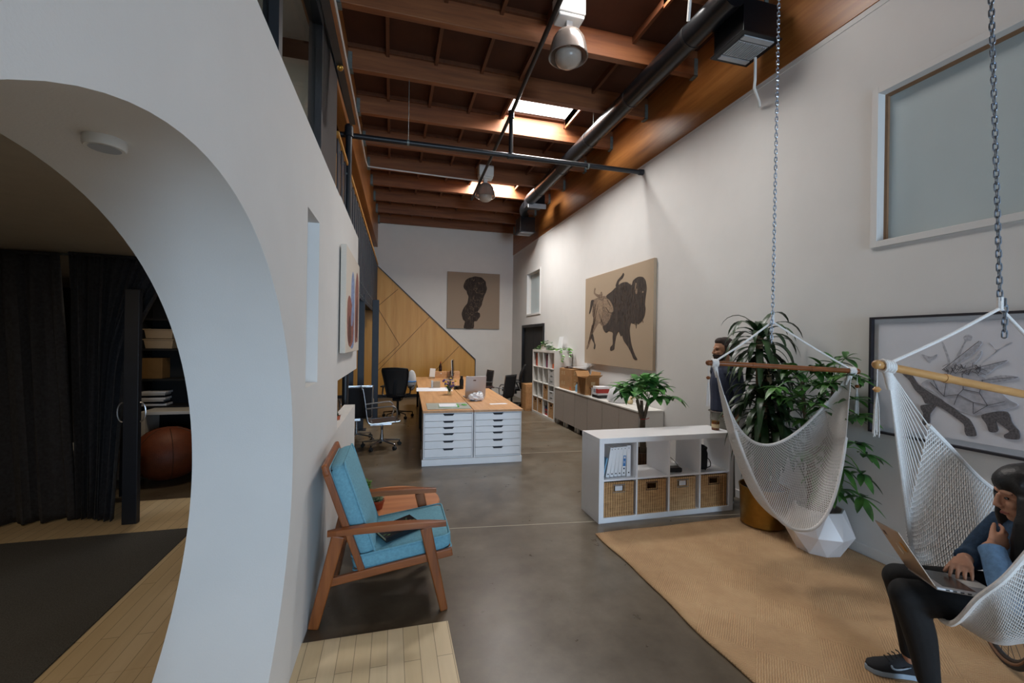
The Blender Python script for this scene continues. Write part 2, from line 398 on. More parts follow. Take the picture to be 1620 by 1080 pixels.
# ------------------------------------------------------------------ floor, walls, roof
struct(MB().box(-6.5, 5.0, -8.2, 13.8, -.2, 0).build('floor', M['concrete']))
o = MB()
for p, q in (((-.4, 3.99, .0006), (3.66, 3.51, .0006)), ((1.8, 6.26, .0006), (3.3, 6.16, .0006)), ((-.3, 8.9, .0006), (3.2, 8.6, .0006))):
    o.bar(p, q, .010, .0012)
struct(o.build('trim_1', M['joint']))
plat = MB().box(-4.2, .342, -7.9, 2.58, 0, .018)
struct(plat.build('trim_2', M['plank'], bevel=.003))
struct(MB().box(-4.2, -.9, 2.58, 5.2, 0, .018).build('trim_3', M['plank'], bevel=.003))
# right wall with the large and the small window opening and the black door opening
def wall_holes(name, x0, x1, y0, y1, z0, z1, holes, material):
    ys = sorted({y0, y1, *[h[0] for h in holes], *[h[1] for h in holes]}); zs = sorted({z0, z1, *[h[2] for h in holes], *[h[3] for h in holes]})
    o = MB()
    for ya, yb in zip(ys, ys[1:]):
        run = None
        for za, zb in zip(zs, zs[1:]):
            c = ((ya+yb)/2, (za+zb)/2)
            if any(h[0] < c[0] < h[1] and h[2] < c[1] < h[3] for h in holes):
                if run: o.box(x0, x1, ya, yb, *run); run = None
            else: run = (run[0], zb) if run else (za, zb)
        if run: o.box(x0, x1, ya, yb, *run)
    return struct(o.build(name, material))
WIN1 = (.2, 2.55, 2.50, 3.66); WIN2 = (10.70, 11.78, 2.44, 3.56); DOOR = (10.31, 12.2, 0, 2.14)
wall_holes('wall_right', RX, RX+.16, -8.2, BY, 0, 4.40, [WIN1, WIN2, DOOR], M['wall'])
struct(MB().box(-6.5, RX+.16, BY, BY+.15, 0, 5.6).build('wall_back', M['wallb']))
wf = MB(); wf.box(-6.5, 1.0, -8.1, -7.95, 0, 5.6); wf.box(3.4, RX+.16, -8.1, -7.95, 0, 5.6); wf.box(1.0, 3.4, -8.1, -7.95, 2.8, 5.6)
struct(wf.build('wall_front', M['wall']))
struct(MB().box(-6.6, -6.5, -8.1, BY, 0, 5.6).build('wall_left', M['inner']))
struct(MB().box(RX-.014, RX, -7.95, 10.25, 0, .088).build('baseboard_right', M['wall'], bevel=.004))
struct(MB().box(-.3, RX, BY-.014, BY, 0, .088).build('baseboard_back', M['wall'], bevel=.004))
def win(name, w, frame, deep):
    y0, y1, z0, z1 = w; f = MB(); x = RX-.018; c = .05
    f.box(x, RX+.004, y0-c, y0, z0-c, z1+c); f.box(x, RX+.004, y1, y1+c, z0-c, z1+c); f.box(x, RX+.004, y0, y1, z1, z1+c); f.box(x, RX+.004, y0, y1, z0-c, z0)
    p = struct(f.build(name, M['wall'], bevel=.003))
    g = MB().box(RX+deep, RX+deep+.02, y0, y1, z0, z1).build('pane', M['frost'], p)
    s = MB(); t = .022; d0 = RX+deep-.02
    s.box(d0, RX+deep, y0, y0+t, z0, z1); s.box(d0, RX+deep, y1-t, y1, z0, z1); s.box(d0, RX+deep, y0+t, y1-t, z1-t, z1)
    s.build('glazing_stop', M[frame], p); return p
win('window_1', WIN1, 'reveal_wood', .075)
win('window_2', WIN2, 'white_enamel', .10)
dr = MB(); 
dr.box(RX+.03, RX+.07, DOOR[0]+.06, 11.24, .01, 2.07); dr.box(RX+.03, RX+.07, 11.26, DOOR[1]-.06, .01, 2.07)
dp = struct(dr.build('door_1', M['black_wall'], bevel=.004))
fr = MB(); fr.box(RX-.03, RX+.1, DOOR[0], DOOR[0]+.06, 0, DOOR[3]); fr.box(RX-.03, RX+.1, DOOR[1]-.06, DOOR[1], 0, DOOR[3]); fr.box(RX-.03, RX+.1, DOOR[0]+.06, DOOR[1]-.06, DOOR[3]-.07, DOOR[3])
fr.build('door_frame', M['black'], dp)
MB().cyl((RX+.0, 11.18, .95), (RX+.0, 11.18, 1.15), .012).cyl((RX, 11.18, 1.0), (RX+.04, 11.18, 1.0), .008).build('door_handle', M['galv'], dp)

# ceiling: deck with roof-light wells, joists, purlins, two glulam girders
CZ = 5.06
DZ = 5.36
dk = MB(); cuts = [(a, b_) for a, b_ in SKY]
X0, X1 = 1.68, 2.74
dk.box(-6.5, X0, -8.1, BY, DZ, DZ+.05); dk.box(X1, RX+.16, -8.1, BY, DZ, DZ+.05)
yy = [-8.1] + [v for c in sorted(cuts) for v in c] + [BY]
for k in range(0, len(yy), 2): dk.box(X0, X1, yy[k], yy[k+1], DZ, DZ+.05)
ceil = struct(dk.build('ceiling', M['deck']))
JY = [-7.0, -5.9, -4.8, -3.75, -2.7, -1.6, -.52, .55, 1.62, 2.66, 3.72, 4.79, 5.90, 6.98, 8.04, 9.14, 10.08, 11.16, 12.19, 13.26]
for y in JY:
    MB().box(lx(y, GX0), RX, y-.09, y, CZ, DZ).build('joist', M['joist'], ceil, bevel=.006)
for i, (a, b_) in enumerate(zip(JY, JY[1:])):
    o = MB()
    for x in (-.10, .51, 1.12, 1.66, 2.76, 3.28):
        o.box(x-.02, x+.02, a, b_-.09, DZ-.085, DZ)
    o.box(lx(a, GX0), X0-.04, b_-.09-.035, b_-.09, DZ-.05, DZ); o.box(lx(a, GX0), X0-.04, a, a+.035, DZ-.05, DZ)
    o.build('purlin', M['purlin'], ceil)
for k, y in enumerate(JY):
    if y > 2.5:
        x = lx(y, GX0); h = MB(); h.box(x, x+.05, y-.1, y-.09, CZ-.02, CZ+.2); h.box(x, x+.06, y-.1, y+.004, CZ-.022, CZ-.012)
        h.box(RX-.06, RX, y-.1, y-.09, CZ-.02, CZ+.2); h.box(RX-.06, RX, y-.1, y+.004, CZ-.022, CZ-.012)
        h.build('joist_hanger', M['galv'], ceil)
g = MB(); g.add([(GX0+LS*-7.95-.13, -7.95, 4.37), (GX0+LS*-7.95, -7.95, 4.37), (GX0+LS*BY, BY, 4.37), (GX0+LS*BY-.13, BY, 4.37),
       (GX0+LS*-7.95-.13, -7.95, DZ), (GX0+LS*-7.95, -7.95, DZ), (GX0+LS*BY, BY, DZ), (GX0+LS*BY-.13, BY, DZ)],
      [(0,3,2,1),(4,5,6,7),(0,1,5,4),(1,2,6,5),(2,3,7,6),(3,0,4,7)])
g.build('girder', M['girder'], ceil, bevel=.006)
MB().box(RX-.012, RX+.16, -7.95, BY, 4.40, DZ).build('girder', M['girder'], ceil, bevel=.004)
struct(MB().box(RX-.006, RX+.002, -7.95, BY, 4.352, 4.399).build('trim_4', M['wall']))
for k, (a, b_) in enumerate(SKY):
    w = MB(); w.box(X0-.03, X0, a, b_, DZ-.12, 5.46); w.box(X1, X1+.03, a, b_, DZ-.12, 5.46); w.box(X0, X1, a-.03, a, DZ+.05, 5.46); w.box(X0, X1, b_, b_+.03, DZ+.05, 5.46)
    s = struct(w.build('window_%d' % (k+3), M['joist']))
    MB().box(X0, X1, a, b_, 5.40, 5.42).build('diffuser_panel', M['sky_panel'], s)
    MB().box(X0, X1, (a+b_)/2-.008, (a+b_)/2+.008, 5.385, 5.40).build('glazing_bar', M['duct_grey'], s)

# ------------------------------------------------------------------ left wall with the round opening, the slot and the pass-through
TZ = 2.835
C0, RAD = (1.25, 1.08), 1.062
YA0, YA1 = -7.95, 2.5
an_ = sorted([2*PI*k/96+.001 for k in range(96)] + [math.atan2(z-C0[1], y-C0[0]) % (2*PI) for y in (YA0, YA1) for z in (0, TZ)])
ring, out = [], []
for an in an_:
    c, s_ = math.cos(an), math.sin(an); ts = []
    ring.append((C0[0]+RAD*c, max(.019, C0[1]+RAD*s_)))
    if abs(c) > 1e-6: ts.append(((YA1 if c > 0 else YA0)-C0[0])/c)
    if abs(s_) > 1e-6: ts.append(((TZ if s_ > 0 else 0)-C0[1])/s_)
    t = min(ts); out.append((C0[0]+t*c, C0[1]+t*s_))
n = len(an_)
bm = bmesh.new()
def VV(x, y, z): return bm.verts.new((x + LX0 + LS*y, y, z))
T = .42
fa = [VV(0, *p) for p in ring]; fo = [VV(0, *p) for p in out]; ba = [VV(-T, *p) for p in ring]; bo = [VV(-T, *p) for p in out]
for k in range(n):
    j = (k+1) % n
    bm.faces.new((fa[k], fo[k], fo[j], fa[j])); bm.faces.new((ba[k], ba[j], bo[j], bo[k])); f_ = bm.faces.new((fa[k], fa[j], ba[j], ba[k])); f_.smooth = True
    bm.faces.new((fo[k], bo[k], bo[j], fo[j]))
bmesh.ops.recalc_face_normals(bm, faces=bm.faces)
me = bpy.data.meshes.new('wall_arch'); bm.to_mesh(me); bm.free(); me.set_sharp_from_angle(angle=math.radians(40)); me.materials.append(M['wall'])
arch = bpy.data.objects.new('wall_arch', me); COL.objects.link(arch); struct(arch)
def slant(o, y0, y1, z0, z1, t0, t1=None, x0=LX0):
    # a wall piece following the left side's line; t0..: depth behind the face
    a, b_ = lx(y0, x0), lx(y1, x0)
    o.add([(a-t0, y0, z0), (a, y0, z0), (b_, y1, z0), (b_-t0, y1, z0), (a-t0, y0, z1), (a, y0, z1), (b_, y1, z1), (b_-t0, y1, z1)],
          [(0,3,2,1),(4,5,6,7),(0,1,5,4),(1,2,6,5),(2,3,7,6),(3,0,4,7)]); return o
o = MB()
slant(o, 2.5, 2.575, 0, TZ, .42); slant(o, 2.575, 2.925, 0, 1.40, .42); slant(o, 2.575, 2.925, 2.385, TZ, .42)
slant(o, 2.925, 3.1, 0, TZ, .42); slant(o, 3.1, 3.83, 0, TZ, .115)
slant(o, 3.83, 5.28, 0, .925, .115); slant(o, 3.83, 5.40, 1.328, TZ+.012, .115)
struct(o.build('wall_left_end', M['wall']))
# inner room behind the round opening
ir = MB(); ir.box(-6.4, -.98, -7.95, 8.6, 2.42, 2.5); struct(ir.build('ceiling_inner', M['inner']))
struct(MB().box(-6.4, -1.2, 8.5, 8.6, 0, 2.42).build('wall_inner_back', M['black_wall']))
struct(MB().box(-1.2, -1.1, 5.6, 8.6, 0, 2.42).build('wall_inner_side', M['black_wall']))
# upper floor of the mezzanine and the office wall above the arch
mz = MB(); mz.box(-6.4, -.72, 3.1, 5.3, 2.5, 2.72)
struct(mz.build('floor_mezzanine', M['brownpaint']))
mz = MB(); mz.add([(-6.4,5.3,2.5),(lx(5.3,GX0)-.06,5.3,2.5),(lx(13.0,GX0)-.06,13.0,2.5),(-6.4,13.0,2.5),(-6.4,5.3,2.72),(lx(5.3,GX0)-.06,5.3,2.72),(lx(13.0,GX0)-.06,13.0,2.72),(-6.4,13.0,2.72)],
    [(0,3,2,1),(4,5,6,7),(0,1,5,4),(1,2,6,5),(2,3,7,6),(3,0,4,7)])
struct(mz.build('floor_gallery', M['brownpaint']))
# office box on top of the arch wall
OX = -.665
o = MB(); WY0, WY1, WZ0, WZ1 = .4, 3.86, 3.05, 4.25
for a, b_, z0, z1 in ((-7.95, WY0, TZ, 4.38), (WY1, 4.78, TZ, 4.38), (WY0, WY1, TZ, WZ0), (WY0, WY1, WZ1, 4.38)): slant(o, a, b_, z0, z1, .1, x0=OX)
struct(o.build('wall_office', M['brownpaint']))
o = MB(); o.box(-3.2, -3.1, -7.95, 4.78, 2.5, DZ); o.box(-3.1, -.75, 4.68, 4.78, 2.83, 4.4); struct(o.build('wall_office_inner', M['inner']))
struct(MB().box(-3.1, OX-.1, -7.95, 4.7, 4.6, 4.66).build('ceiling_office', M['wall']))
t = thing('office_window', 'long black framed upstairs window in the dark brown wall above the round opening', 'window', (lx(2.1, OX), 2.1, WZ0))
o = MB(); fw = .06
for a, b_, z0, z1 in ((WY0, WY1, WZ0-.02, WZ0+fw), (WY0, WY1, WZ1-fw, WZ1+.02), (WY0, WY0+fw, WZ0+fw, WZ1-fw), (WY1-fw, WY1, WZ0+fw, WZ1-fw), (2.55, 2.62, WZ0+fw, WZ1-fw)):
    slant(o, a, b_, z0, z1, .085, x0=OX+.02)
o.build('window_frame', M['black'], t, world=True)
slant(MB(), WY0+fw, 2.55, WZ0+fw, WZ1-fw, .012, x0=OX-.03).build('pane', M['pane'], t, world=True)
slant(MB(), 2.62, WY1-fw, WZ0+fw, WZ1-fw, .012, x0=OX-.03).build('pane', M['pane'], t, world=True)
# awning sash swung out from the top of the opening
o = MB(); a_, b_ = Vector((lx(1.2, OX)+.03, 1.2, 4.30)), Vector((lx(4.30, OX)+.03, 4.30, 4.30)); dn = Vector((.17, .0, -.62))
for p, q in ((a_, b_), (a_+dn, b_+dn), (a_, a_+dn), (b_, b_+dn), ((a_+b_)/2, (a_+b_)/2+dn)): o.bar(p, q, .055, .05, up=(1, 0, .25))
sh = o.build('sash', M['black'], t, world=True)
q = MB(); q.add([a_+Vector((.01,0,0)), b_+Vector((.01,0,0)), b_+dn+Vector((.01,0,0)), a_+dn+Vector((.01,0,0))], [(0,1,2,3)]); q.build('pane', M['pane'], t, world=True, solid=.008)
MB().cyl((lx(3.4, OX)+.21, 3.4, 3.69), (lx(3.4, OX)+.21, 3.4, 3.65), .008).ball((lx(3.4, OX)+.21, 3.4, 3.64), .022).build('stay', M['brass'], t, world=True)
# pale cupboard and vent seen through the window
tag(MB().box(-2.9, -1.5, 4.2, 4.66, 2.84, 4.5).build('office_cupboard', M['white_cab'], bevel=.01), 'pale tall cupboard behind the upstairs office glass', 'cupboard')

# gallery railing: black flat bars bolted to the gallery edge, ply infill and a ply cap
RX0 = -.672
rl = thing('gallery_railing', 'gallery railing of bolted blue-black bars with plywood infill and plywood cap', 'railing', (lx(9, RX0), 9, 2.35))
slant(MB(), 4.86, 13.05, 3.79, 3.83, .11, x0=RX0+.02).build('cap', M['plywood'], rl, world=True)
yb_ = 4.95; k = 0
while yb_ < 13.0:
    o = slant(MB(), yb_, yb_+.19, 2.36, 3.79, .012, x0=RX0)
    bar = o.build('baluster', M['navy'], rl, world=True)
    for z in (2.42, 2.62, 3.68): MB().cyl((lx(yb_+.095, RX0)-.002, yb_+.095, z), (lx(yb_+.095, RX0)+.012, yb_+.095, z), .013, n=8).build('bolt', M['galv'], bar)
    k += 1; yb_ += .305
slant(MB(), 4.86, 13.0, 2.86, 3.72, .018, x0=RX0-.045).build('infill_panel', M['plywood'], rl, world=True)
slant(MB(), 4.86, 13.0, 2.46, 2.73, .03, x0=RX0-.02).build('edge_channel', M['navy'], rl, world=True)
tag(MB().box(lx(13.0, RX0)-.02, lx(13, RX0)+.05, 12.9, 13.0, 2.35, 2.45).build('junction_box', M['white_enamel']), 'small white box at the far end of the gallery edge', 'box')
for x, y, w, lab in ((-.70, 7.98, .13, 'nearest of the three square black steel posts under the gallery'), (-.545, 8.5, .11, 'middle of the three square black steel posts under the gallery'), (-.335, 9.62, .13, 'farthest of the three square black steel posts under the gallery')):
    o = MB(); o.box(x-w/2, x+w/2, y-w/2, y+w/2, .01, 2.5); pz = o.build('gallery_post', M['navy'], None, bevel=.006); tag(pz, lab, 'post', 'steel posts under the gallery')
    MB().box(x-w/2-.05, x+w/2+.05, y-w/2-.05, y+w/2+.05, 0, .012).build('base_plate', M['navy'], pz)
# plywood stair side against the far wall
st = thing('stair_side', 'honey plywood clad side of the staircase sloping down against the far white wall', 'stair', (.4, 13.1, 0))
poly = [(-2.6, .06), (2.46, .06), (2.46, 1.115), (-.434, 3.80), (-.62, 3.80), (-2.6, 3.80)]
MB().prism([(-2.6, .09), (2.44, .09), (2.44, 1.10), (-.434, 3.775), (-2.6, 3.775)], 1, 13.10, 13.34).build('panel', M['plywood'], st, world=True)
o = MB(); o.bar((2.45, 13.2, 1.11), (-.44, 13.2, 3.79), .27, .022, up=(.68, 0, .73)); o.box(2.44, 2.462, 13.09, 13.345, .0, 1.12); o.build('edge_trim', M['black'], st, world=True)
MB().box(-2.6, 2.44, 13.085, 13.34, 0, .09).build('plinth', M['black'], st, world=True)
o = MB()
for p, q in (((-.42, 2.60), (.21, 1.53)), ((-.40, .75), (1.06, 2.36)), ((.75, .24), (1.95, 1.50)), ((-.43, 2.60), (.15, 3.14)), ((.21, 1.53), (-.42, .9))):
    o.bar((p[0], 13.099, p[1]), (q[0], 13.099, q[1]), .012, .008, up=(0, 1, 0))
o.build('panel_seam', M['seam'], st, world=True)

# ------------------------------------------------------------------ services under the roof
def tube(pts, r, name, material, parent=None, n=12, **k): return MB().loft(pts, r, n).build(name, material, parent, **k)
dt = thing('air_duct', 'long round black air duct running under the right side of the roof', 'duct', (2.96, 6, 4.87))
tube([(2.96, 3.3, 4.87), (2.96, 9.35, 4.87)], .125, 'duct_run', M['duct'], dt, 24, world=True)
for y in (3.9, 5.1, 6.3, 7.5, 8.7): MB().loft([(2.96, y-.02, 4.87), (2.96, y+.02, 4.87)], .13, 24).build('duct_band', M['blackp'], dt, world=True)
for y in (3.95, 6.2, 8.2): tube([(2.96, y, 5.0), (2.96, y, 5.3)], .004, 'hanger_wire', M['galv'], dt, 6, world=True)
o = MB(); o.box(2.92, 3.3, 9.35, 9.75, 4.76, 5.0); o.build('duct_plenum', M['duct'], dt, world=True, bevel=.008)
MB().box(2.90, 3.32, 9.33, 9.36, 4.68, 4.78).build('plenum_collar', M['duct_grey'], dt, world=True)
tube(spline([(3.0, 9.75, 4.87), (3.05, 10.2, 4.9), (3.2, 10.7, 4.96), (3.3, 10.93, 4.98), (3.32, 10.94, 4.86)], 18), .1, 'elbow', M['duct'], dt, 18, world=True)
def diffuser(name, lab, x0, x1, y0, y1, z0, z1):
    t = thing(name, lab, 'air vent', ((x0+x1)/2, (y0+y1)/2, z0))
    o = MB(); o.box(x0, x1, y0, y1, z0+.02, z1); o.box(x0-.025, x1+.025, y0-.025, y1+.025, z0+.012, z0+.03); o.build('housing', M['duct'], t, world=True, bevel=.005)
    o = MB(); o.box(x0+.03, x1-.03, y0+.02, y0+.075, z0, z0+.012); o.box(x0+.03, x1-.03, y1-.075, y1-.02, z0, z0+.012)
    for k in range(13):
        x = x0+.05+(x1-x0-.1)*k/12; o.box(x-.004, x+.004, y0+.1, y1-.1, z0-.006, z0+.012)
    o.box((x0+x1)/2-.003, (x0+x1)/2+.003, y0+.1, y1-.1, z0-.008, z0+.012)
    o.box(x0+.03, x1-.03, y0+.09, y1-.09, z0+.004, z0+.013)
    o.build('register', M['duct_grey'], t, world=True); return t
d1 = diffuser('air_diffuser', 'big black box diffuser with grey louvred register beside the near hammock chain', 3.10, 3.50, 3.34, 3.73, 4.55, 4.90)
tube(spline([(2.98, 3.45, 4.87), (3.12, 3.5, 5.0), (3.28, 3.53, 5.0), (3.3, 3.53, 4.88)], 14), .1, 'flex_connector', M['foil'], d1, 18, world=True)
diffuser('air_diffuser', 'small far black box diffuser at the end of the duct near the far wall', 3.12, 3.52, 10.72, 11.14, 4.48, 4.88)
ap = thing('sprinkler_pipe', 'black sprinkler pipe crossing the room wall to wall with a riser at each run', 'pipe', (1.5, 5.92, 4.27))
tube([(-1.2, 5.92, 4.26), (3.66, 5.92, 4.283)], .034, 'pipe_run', M['black'], ap, 14, world=True)
tube([(1.57, 5.92, 4.27), (1.57, 5.92, 4.86)], .03, 'riser', M['black'], ap, 14, world=True)
tube([(1.44, 3.2, 4.86), (1.57, 5.92, 4.86), (1.69, 9.75, 4.86)], .026, 'branch_pipe', M['black'], ap, 12, world=True)
for x in (.17, 2.75): MB().loft([(x-.014, 5.92, 4.268), (x+.014, 5.92, 4.268)], .04, 14).build('clamp', M['galv'], ap, world=True)
tube([(.17, 5.92, 4.30), (.17, 5.86, 5.06)], .0035, 'hanger_rod', M['galv'], ap, 6, world=True)
o = MB(); o.loft([(1.57-.045, 5.92, 4.27), (1.57+.045, 5.92, 4.27)], .042, 14); o.loft([(1.57, 5.92, 4.8), (1.57, 5.92, 4.90)], .04, 14); o.loft([(3.60, 5.92, 4.283), (3.665, 5.92, 4.283)], .045, 14); o.build('fitting', M['black'], ap, world=True)
dp_ = thing('drain_pipe', 'upright black pipe with a capped top beside the gallery railing', 'pipe', (-.545, 5.62, 2.84))
tube([(-.545, 5.72, .0), (-.545, 5.72, 4.22)], .038, 'pipe', M['black'], dp_, 16, world=True)
MB().loft([(-.545, 5.72, 4.16), (-.545, 5.72, 4.27)], [.055, .05], 16).ball((-.545, 5.72, 4.27), .05).build('pipe_cap', M['black'], dp_, world=True)
c = thing('conduit', 'thin pale electrical conduit along the left girder then across below a joist', 'conduit', (-.5, 8.9, 4.98))
pts = [(lx(2.7, GX0)+.014, 2.7, 5.0), (lx(8.6, GX0)+.012, 8.6, 5.0), (lx(8.8, GX0)+.03, 8.85, 5.0), (-.35, 8.92, 5.02), (1.0, 8.94, 5.0), (1.70, 8.96, 5.0)]
tube(pts, .013, 'tube', M['white_enamel'], c, 8, world=True)
def bulbfix(label, x, y, z):
    t = thing('pendant_light', label, 'lamp', (x, y, z), 0, 'bell pendants under the roof')
    o = MB(); o.box(-.15, .15, -.1, .1, .40, .62); o.box(-.14, .14, -.09, .09, .36, .40); o.build('ballast_box', M['white_enamel'], t, bevel=.015)
    MB().box(-.035, .035, -.03, .03, .27, .40).build('neck', M['white_enamel'], t, bevel=.006)
    prof = [(.05, .27), (.09, .262), (.13, .235), (.165, .18), (.185, .11), (.198, .04), (.205, .0), (.20, -.004), (.193, .0), (.186, .04), (.174, .11), (.155, .17), (.12, .222), (.08, .25), (.045, .256)]
    MB().lathe((0, 0, 0), prof, 48).build('bell', M['prism'], t)
    MB().lathe((0, 0, 0), [(.135, .03), (.135, -.02), (.12, -.055), (.08, -.085), (.03, -.10), (.0001, -.102)], 32).build('lens', M['lens'], t)
    MB().loft([(0, 0, .02), (0, 0, .14)], [(.035), (.02)], 12).build('bulb', M['white_enamel'], t)
    tube([(.12, 0, .62), (.12, 0, .75), (-.05, 0, .80)], .006, 'cord', M['galv'], t, 6)
    return t
bulbfix('larger nearer bell shaped pendant light under a white ballast box', 1.72, 4.22, 4.62)
bulbfix('smaller farther bell shaped pendant light in front of the far skylight', 1.79, 8.72, 4.60)
tag(tube([(3.44, 3.55, 4.52), (3.44, 3.55, 4.30), (3.46, 3.58, 4.24), (3.60, 3.66, 4.17), (3.645, 3.70, 4.15)], .014, 'conduit_stub', M['white_enamel'], n=10), 'short bent white conduit below the big box diffuser', 'conduit')
tag(tube([(2.58, 3.4, 5.05), (2.66, 3.55, 4.72)], .016, 'tie_strap', M['white_enamel'], n=8), 'pale slanting strap above the near end of the black duct', 'strap')
t = tag(MB().lathe((0, 0, 0), [(.042, .012), (.042, -.008), (.038, -.013), (.03, -.013)], 32).build('recessed_downlight', M['white_enamel']), 'small round white downlight set in the arch underside', 'lamp')
t.location = (lx(1.3)-.2, 1.275, 2.132)
MB().lathe((0, 0, -.012), [(.031, -.002), (.02, .002), (.0001, .003)], 24).build('reflector', M['duct_grey'], t)
tag(MB().box(-.02, .20, 10.0, 10.02, 5.10, 5.18).build('exit_bracket', M['galv']), 'small grey metal plate on a far joist', 'bracket')
# ------------------------------------------------------------------ armchair with blue cushions (near side at y=2.71, far side at y=3.35)
ac = thing('armchair', 'teak armchair with turquoise blue cushions against the white wall', 'chair', (0, 3.03, 0))
YN, YF = -.31, .31
def cushion(size, puff, n=10):
    # boxy cushion with a crowned top, centred on the origin; size (x, y, z)
    o = MB(); X, Y_, Z_ = [s/2 for s in size]; rows = []
    def se(a, e): return math.copysign(abs(a)**e, a)
    nu, nv = 48, 24; vs = []
    for i in range(nv+1):
        ph = -PI/2 + PI*i/nv
        for j in range(nu):
            th = 2*PI*j/nu; cx = se(math.cos(ph), .28)*se(math.cos(th), .22); cy = se(math.cos(ph), .28)*se(math.sin(th), .22); cz = se(math.sin(ph), .28)
            d = max(0, 1-cx*cx)*max(0, 1-cy*cy)
            vs.append((X*cx*(1+.02*(1-abs(cz))), Y_*cy*(1+.02*(1-abs(cz))), Z_*cz + math.copysign(puff*d, cz)))
    fs = [(i*nu+j, i*nu+(j+1) % nu, (i+1)*nu+(j+1) % nu, (i+1)*nu+j) for i in range(nv) for j in range(nu)]
    return o.add(vs, fs, True)
def piping(size, z):
    X, Y_ = size[0]/2*.99, size[1]/2*.99; c = .03
    pts = []
    for cx, cy, a0 in ((X-c, Y_-c, 0), (-X+c, Y_-c, PI/2), (-X+c, -Y_+c, PI), (X-c, -Y_+c, 1.5*PI)):
        for k in range(5): a = a0 + PI/2*k/4; pts.append((cx+c*math.cos(a), cy+c*math.sin(a), z))
    return MB().loft(pts, .006, 8, closed=True)
for side, y in (('near', YN), ('far', YF)):
    # rear leg leans back, front leg leans forward
    MB().bar((-.285, y, .525), (-.415, y, 0), .036, .075, up=(1, 0, 0), w2=.032, h2=.06).build('leg', M['teakz'], ac, bevel=.008)
    MB().bar((.215, y, .525), (.335, y, 0), .036, .07, up=(1, 0, 0), w2=.032, h2=.048).build('leg', M['teakz'], ac, bevel=.008)
    am = MB(); rows = []
    for k in range(15):
        u = k/14; x = -.345+.685*u; w = .034+.03*math.sin(PI*min(1, u*1.05))**.8; zc = .541+.012*math.sin(PI*u)-.004*u; h = .016+.004*math.sin(PI*u)
        if k in (0, 14): w *= .75
        rows.append([(x, y-w/2, zc-h), (x, y+w/2, zc-h), (x, y+w/2, zc+h), (x, y-w/2, zc+h), (x, y-w/2, zc-h)])
    am.strip(rows, smooth=False); am.add(rows[0][:4], [(0,1,2,3)]); am.add(rows[-1][:4], [(3,2,1,0)])
    am.build('armrest', M['teak'], ac, bevel=.006)
    yy_ = y + (.028 if y < 0 else -.028)
    MB().bar((-.335, yy_, .242), (.385, yy_, .345), .024, .05, up=(0, 0, 1)).build('side_rail', M['teak'], ac, bevel=.006)
    MB().bar((-.365, yy_*.97, .90), (-.155, yy_*.97, .29), .03, .04, up=(1, 0, .3)).build('back_post', M['teakz'], ac, bevel=.006)
MB().bar((.372, YN+.03, .338), (.372, YF-.03, .338), .022, .055, up=(0, 0, 1)).build('front_rail', M['teak'], ac, bevel=.006)
MB().bar((-.30, YN+.03, .25), (-.30, YF-.03, .25), .022, .05, up=(0, 0, 1)).build('rear_rail', M['teak'], ac, bevel=.006)
MB().bar((-.362, YN-.005, .905), (-.362, YF+.005, .905), .03, .07, up=(-.33, 0, 1)).build('top_rail', M['teak'], ac, bevel=.01)
for k in range(5):
    z = .40+.095*k; x = -.155-.344*(z-.29)
    MB().bar((x, YN+.04, z), (x, YF-.04, z), .012, .03, up=(-.33, 0, 1)).build('back_slat', M['teak'], ac, bevel=.003)
sl = math.atan2(.345-.242, .72)
w_ = MB(); w_.bar((-.17, 0, .255), (.36, 0, .325), .52, .016, up=(0, 0, 1)); w_.build('seat_webbing', M['webbing'], ac)
w_ = MB(); w_.bar((-.335, 0, .89), (-.15, 0, .33), .50, .014, up=(1, 0, .33)); w_.build('back_webbing', M['webbing'], ac)
sc_ = cushion((.60, .545, .10), .014).build('seat_cushion', M['blue'], ac)
sc_.location = (.083, 0, .365); sc_.rotation_euler = (0, -.135, 0)
for z in (.043, -.043): q = piping((.60, .545), z).build('piping', M['blue'], sc_)
bc = cushion((.59, .535, .105), .018).build('back_cushion', M['blue'], ac)
bc.location = (-.212, 0, .64); bc.rotation_euler = (0, -(PI/2+.325), 0)
for z in (.045, -.045): piping((.59, .535), z).build('piping', M['blue'], bc)
# book lying on the seat
bk = thing('book', 'dark hardback book lying on the blue seat cushion', 'book', (.06, 2.93, .432), math.radians(28))
bk.rotation_euler = (0, -.13, math.radians(24))
MB().box(-.12, .12, -.085, .085, .006, .026).build('pages', M['cream'], bk)
o = MB(); o.box(-.124, .124, -.09, .09, .0, .005); o.box(-.124, .124, -.09, .09, .026, .031); o.box(-.124, .124, -.092, -.086, .0, .031); o.build('cover', M['screen'], bk, bevel=.001)
o = MB(); r_ = random.Random(3)
for k in range(14): x, y = r_.uniform(.03, .11), r_.uniform(-.07, .07); o.ball((x, y, .0315), (.008, .005, .0012), 8, 4)
for k in range(7): x, y = r_.uniform(-.115, -.09), r_.uniform(-.08, .08); o.ball((x, y, .0315), (.012, .006, .0012), 8, 4)
plabel(o.build('cover_art', M['flower_leaf'], bk), 'olive leaf print')
o = MB(); 
for row, (a, b_) in enumerate(((-.06, .04), (-.05, .05), (-.06, .02), (-.03, .03))):
    y = .045-.03*row; x = a
    while x < b_: o.box(x, x+.009, y-.008, y+.008, .031, .0316); x += .014
plabel(o.build('title_lettering', M['grey_box'], bk), 'pale title lettering')

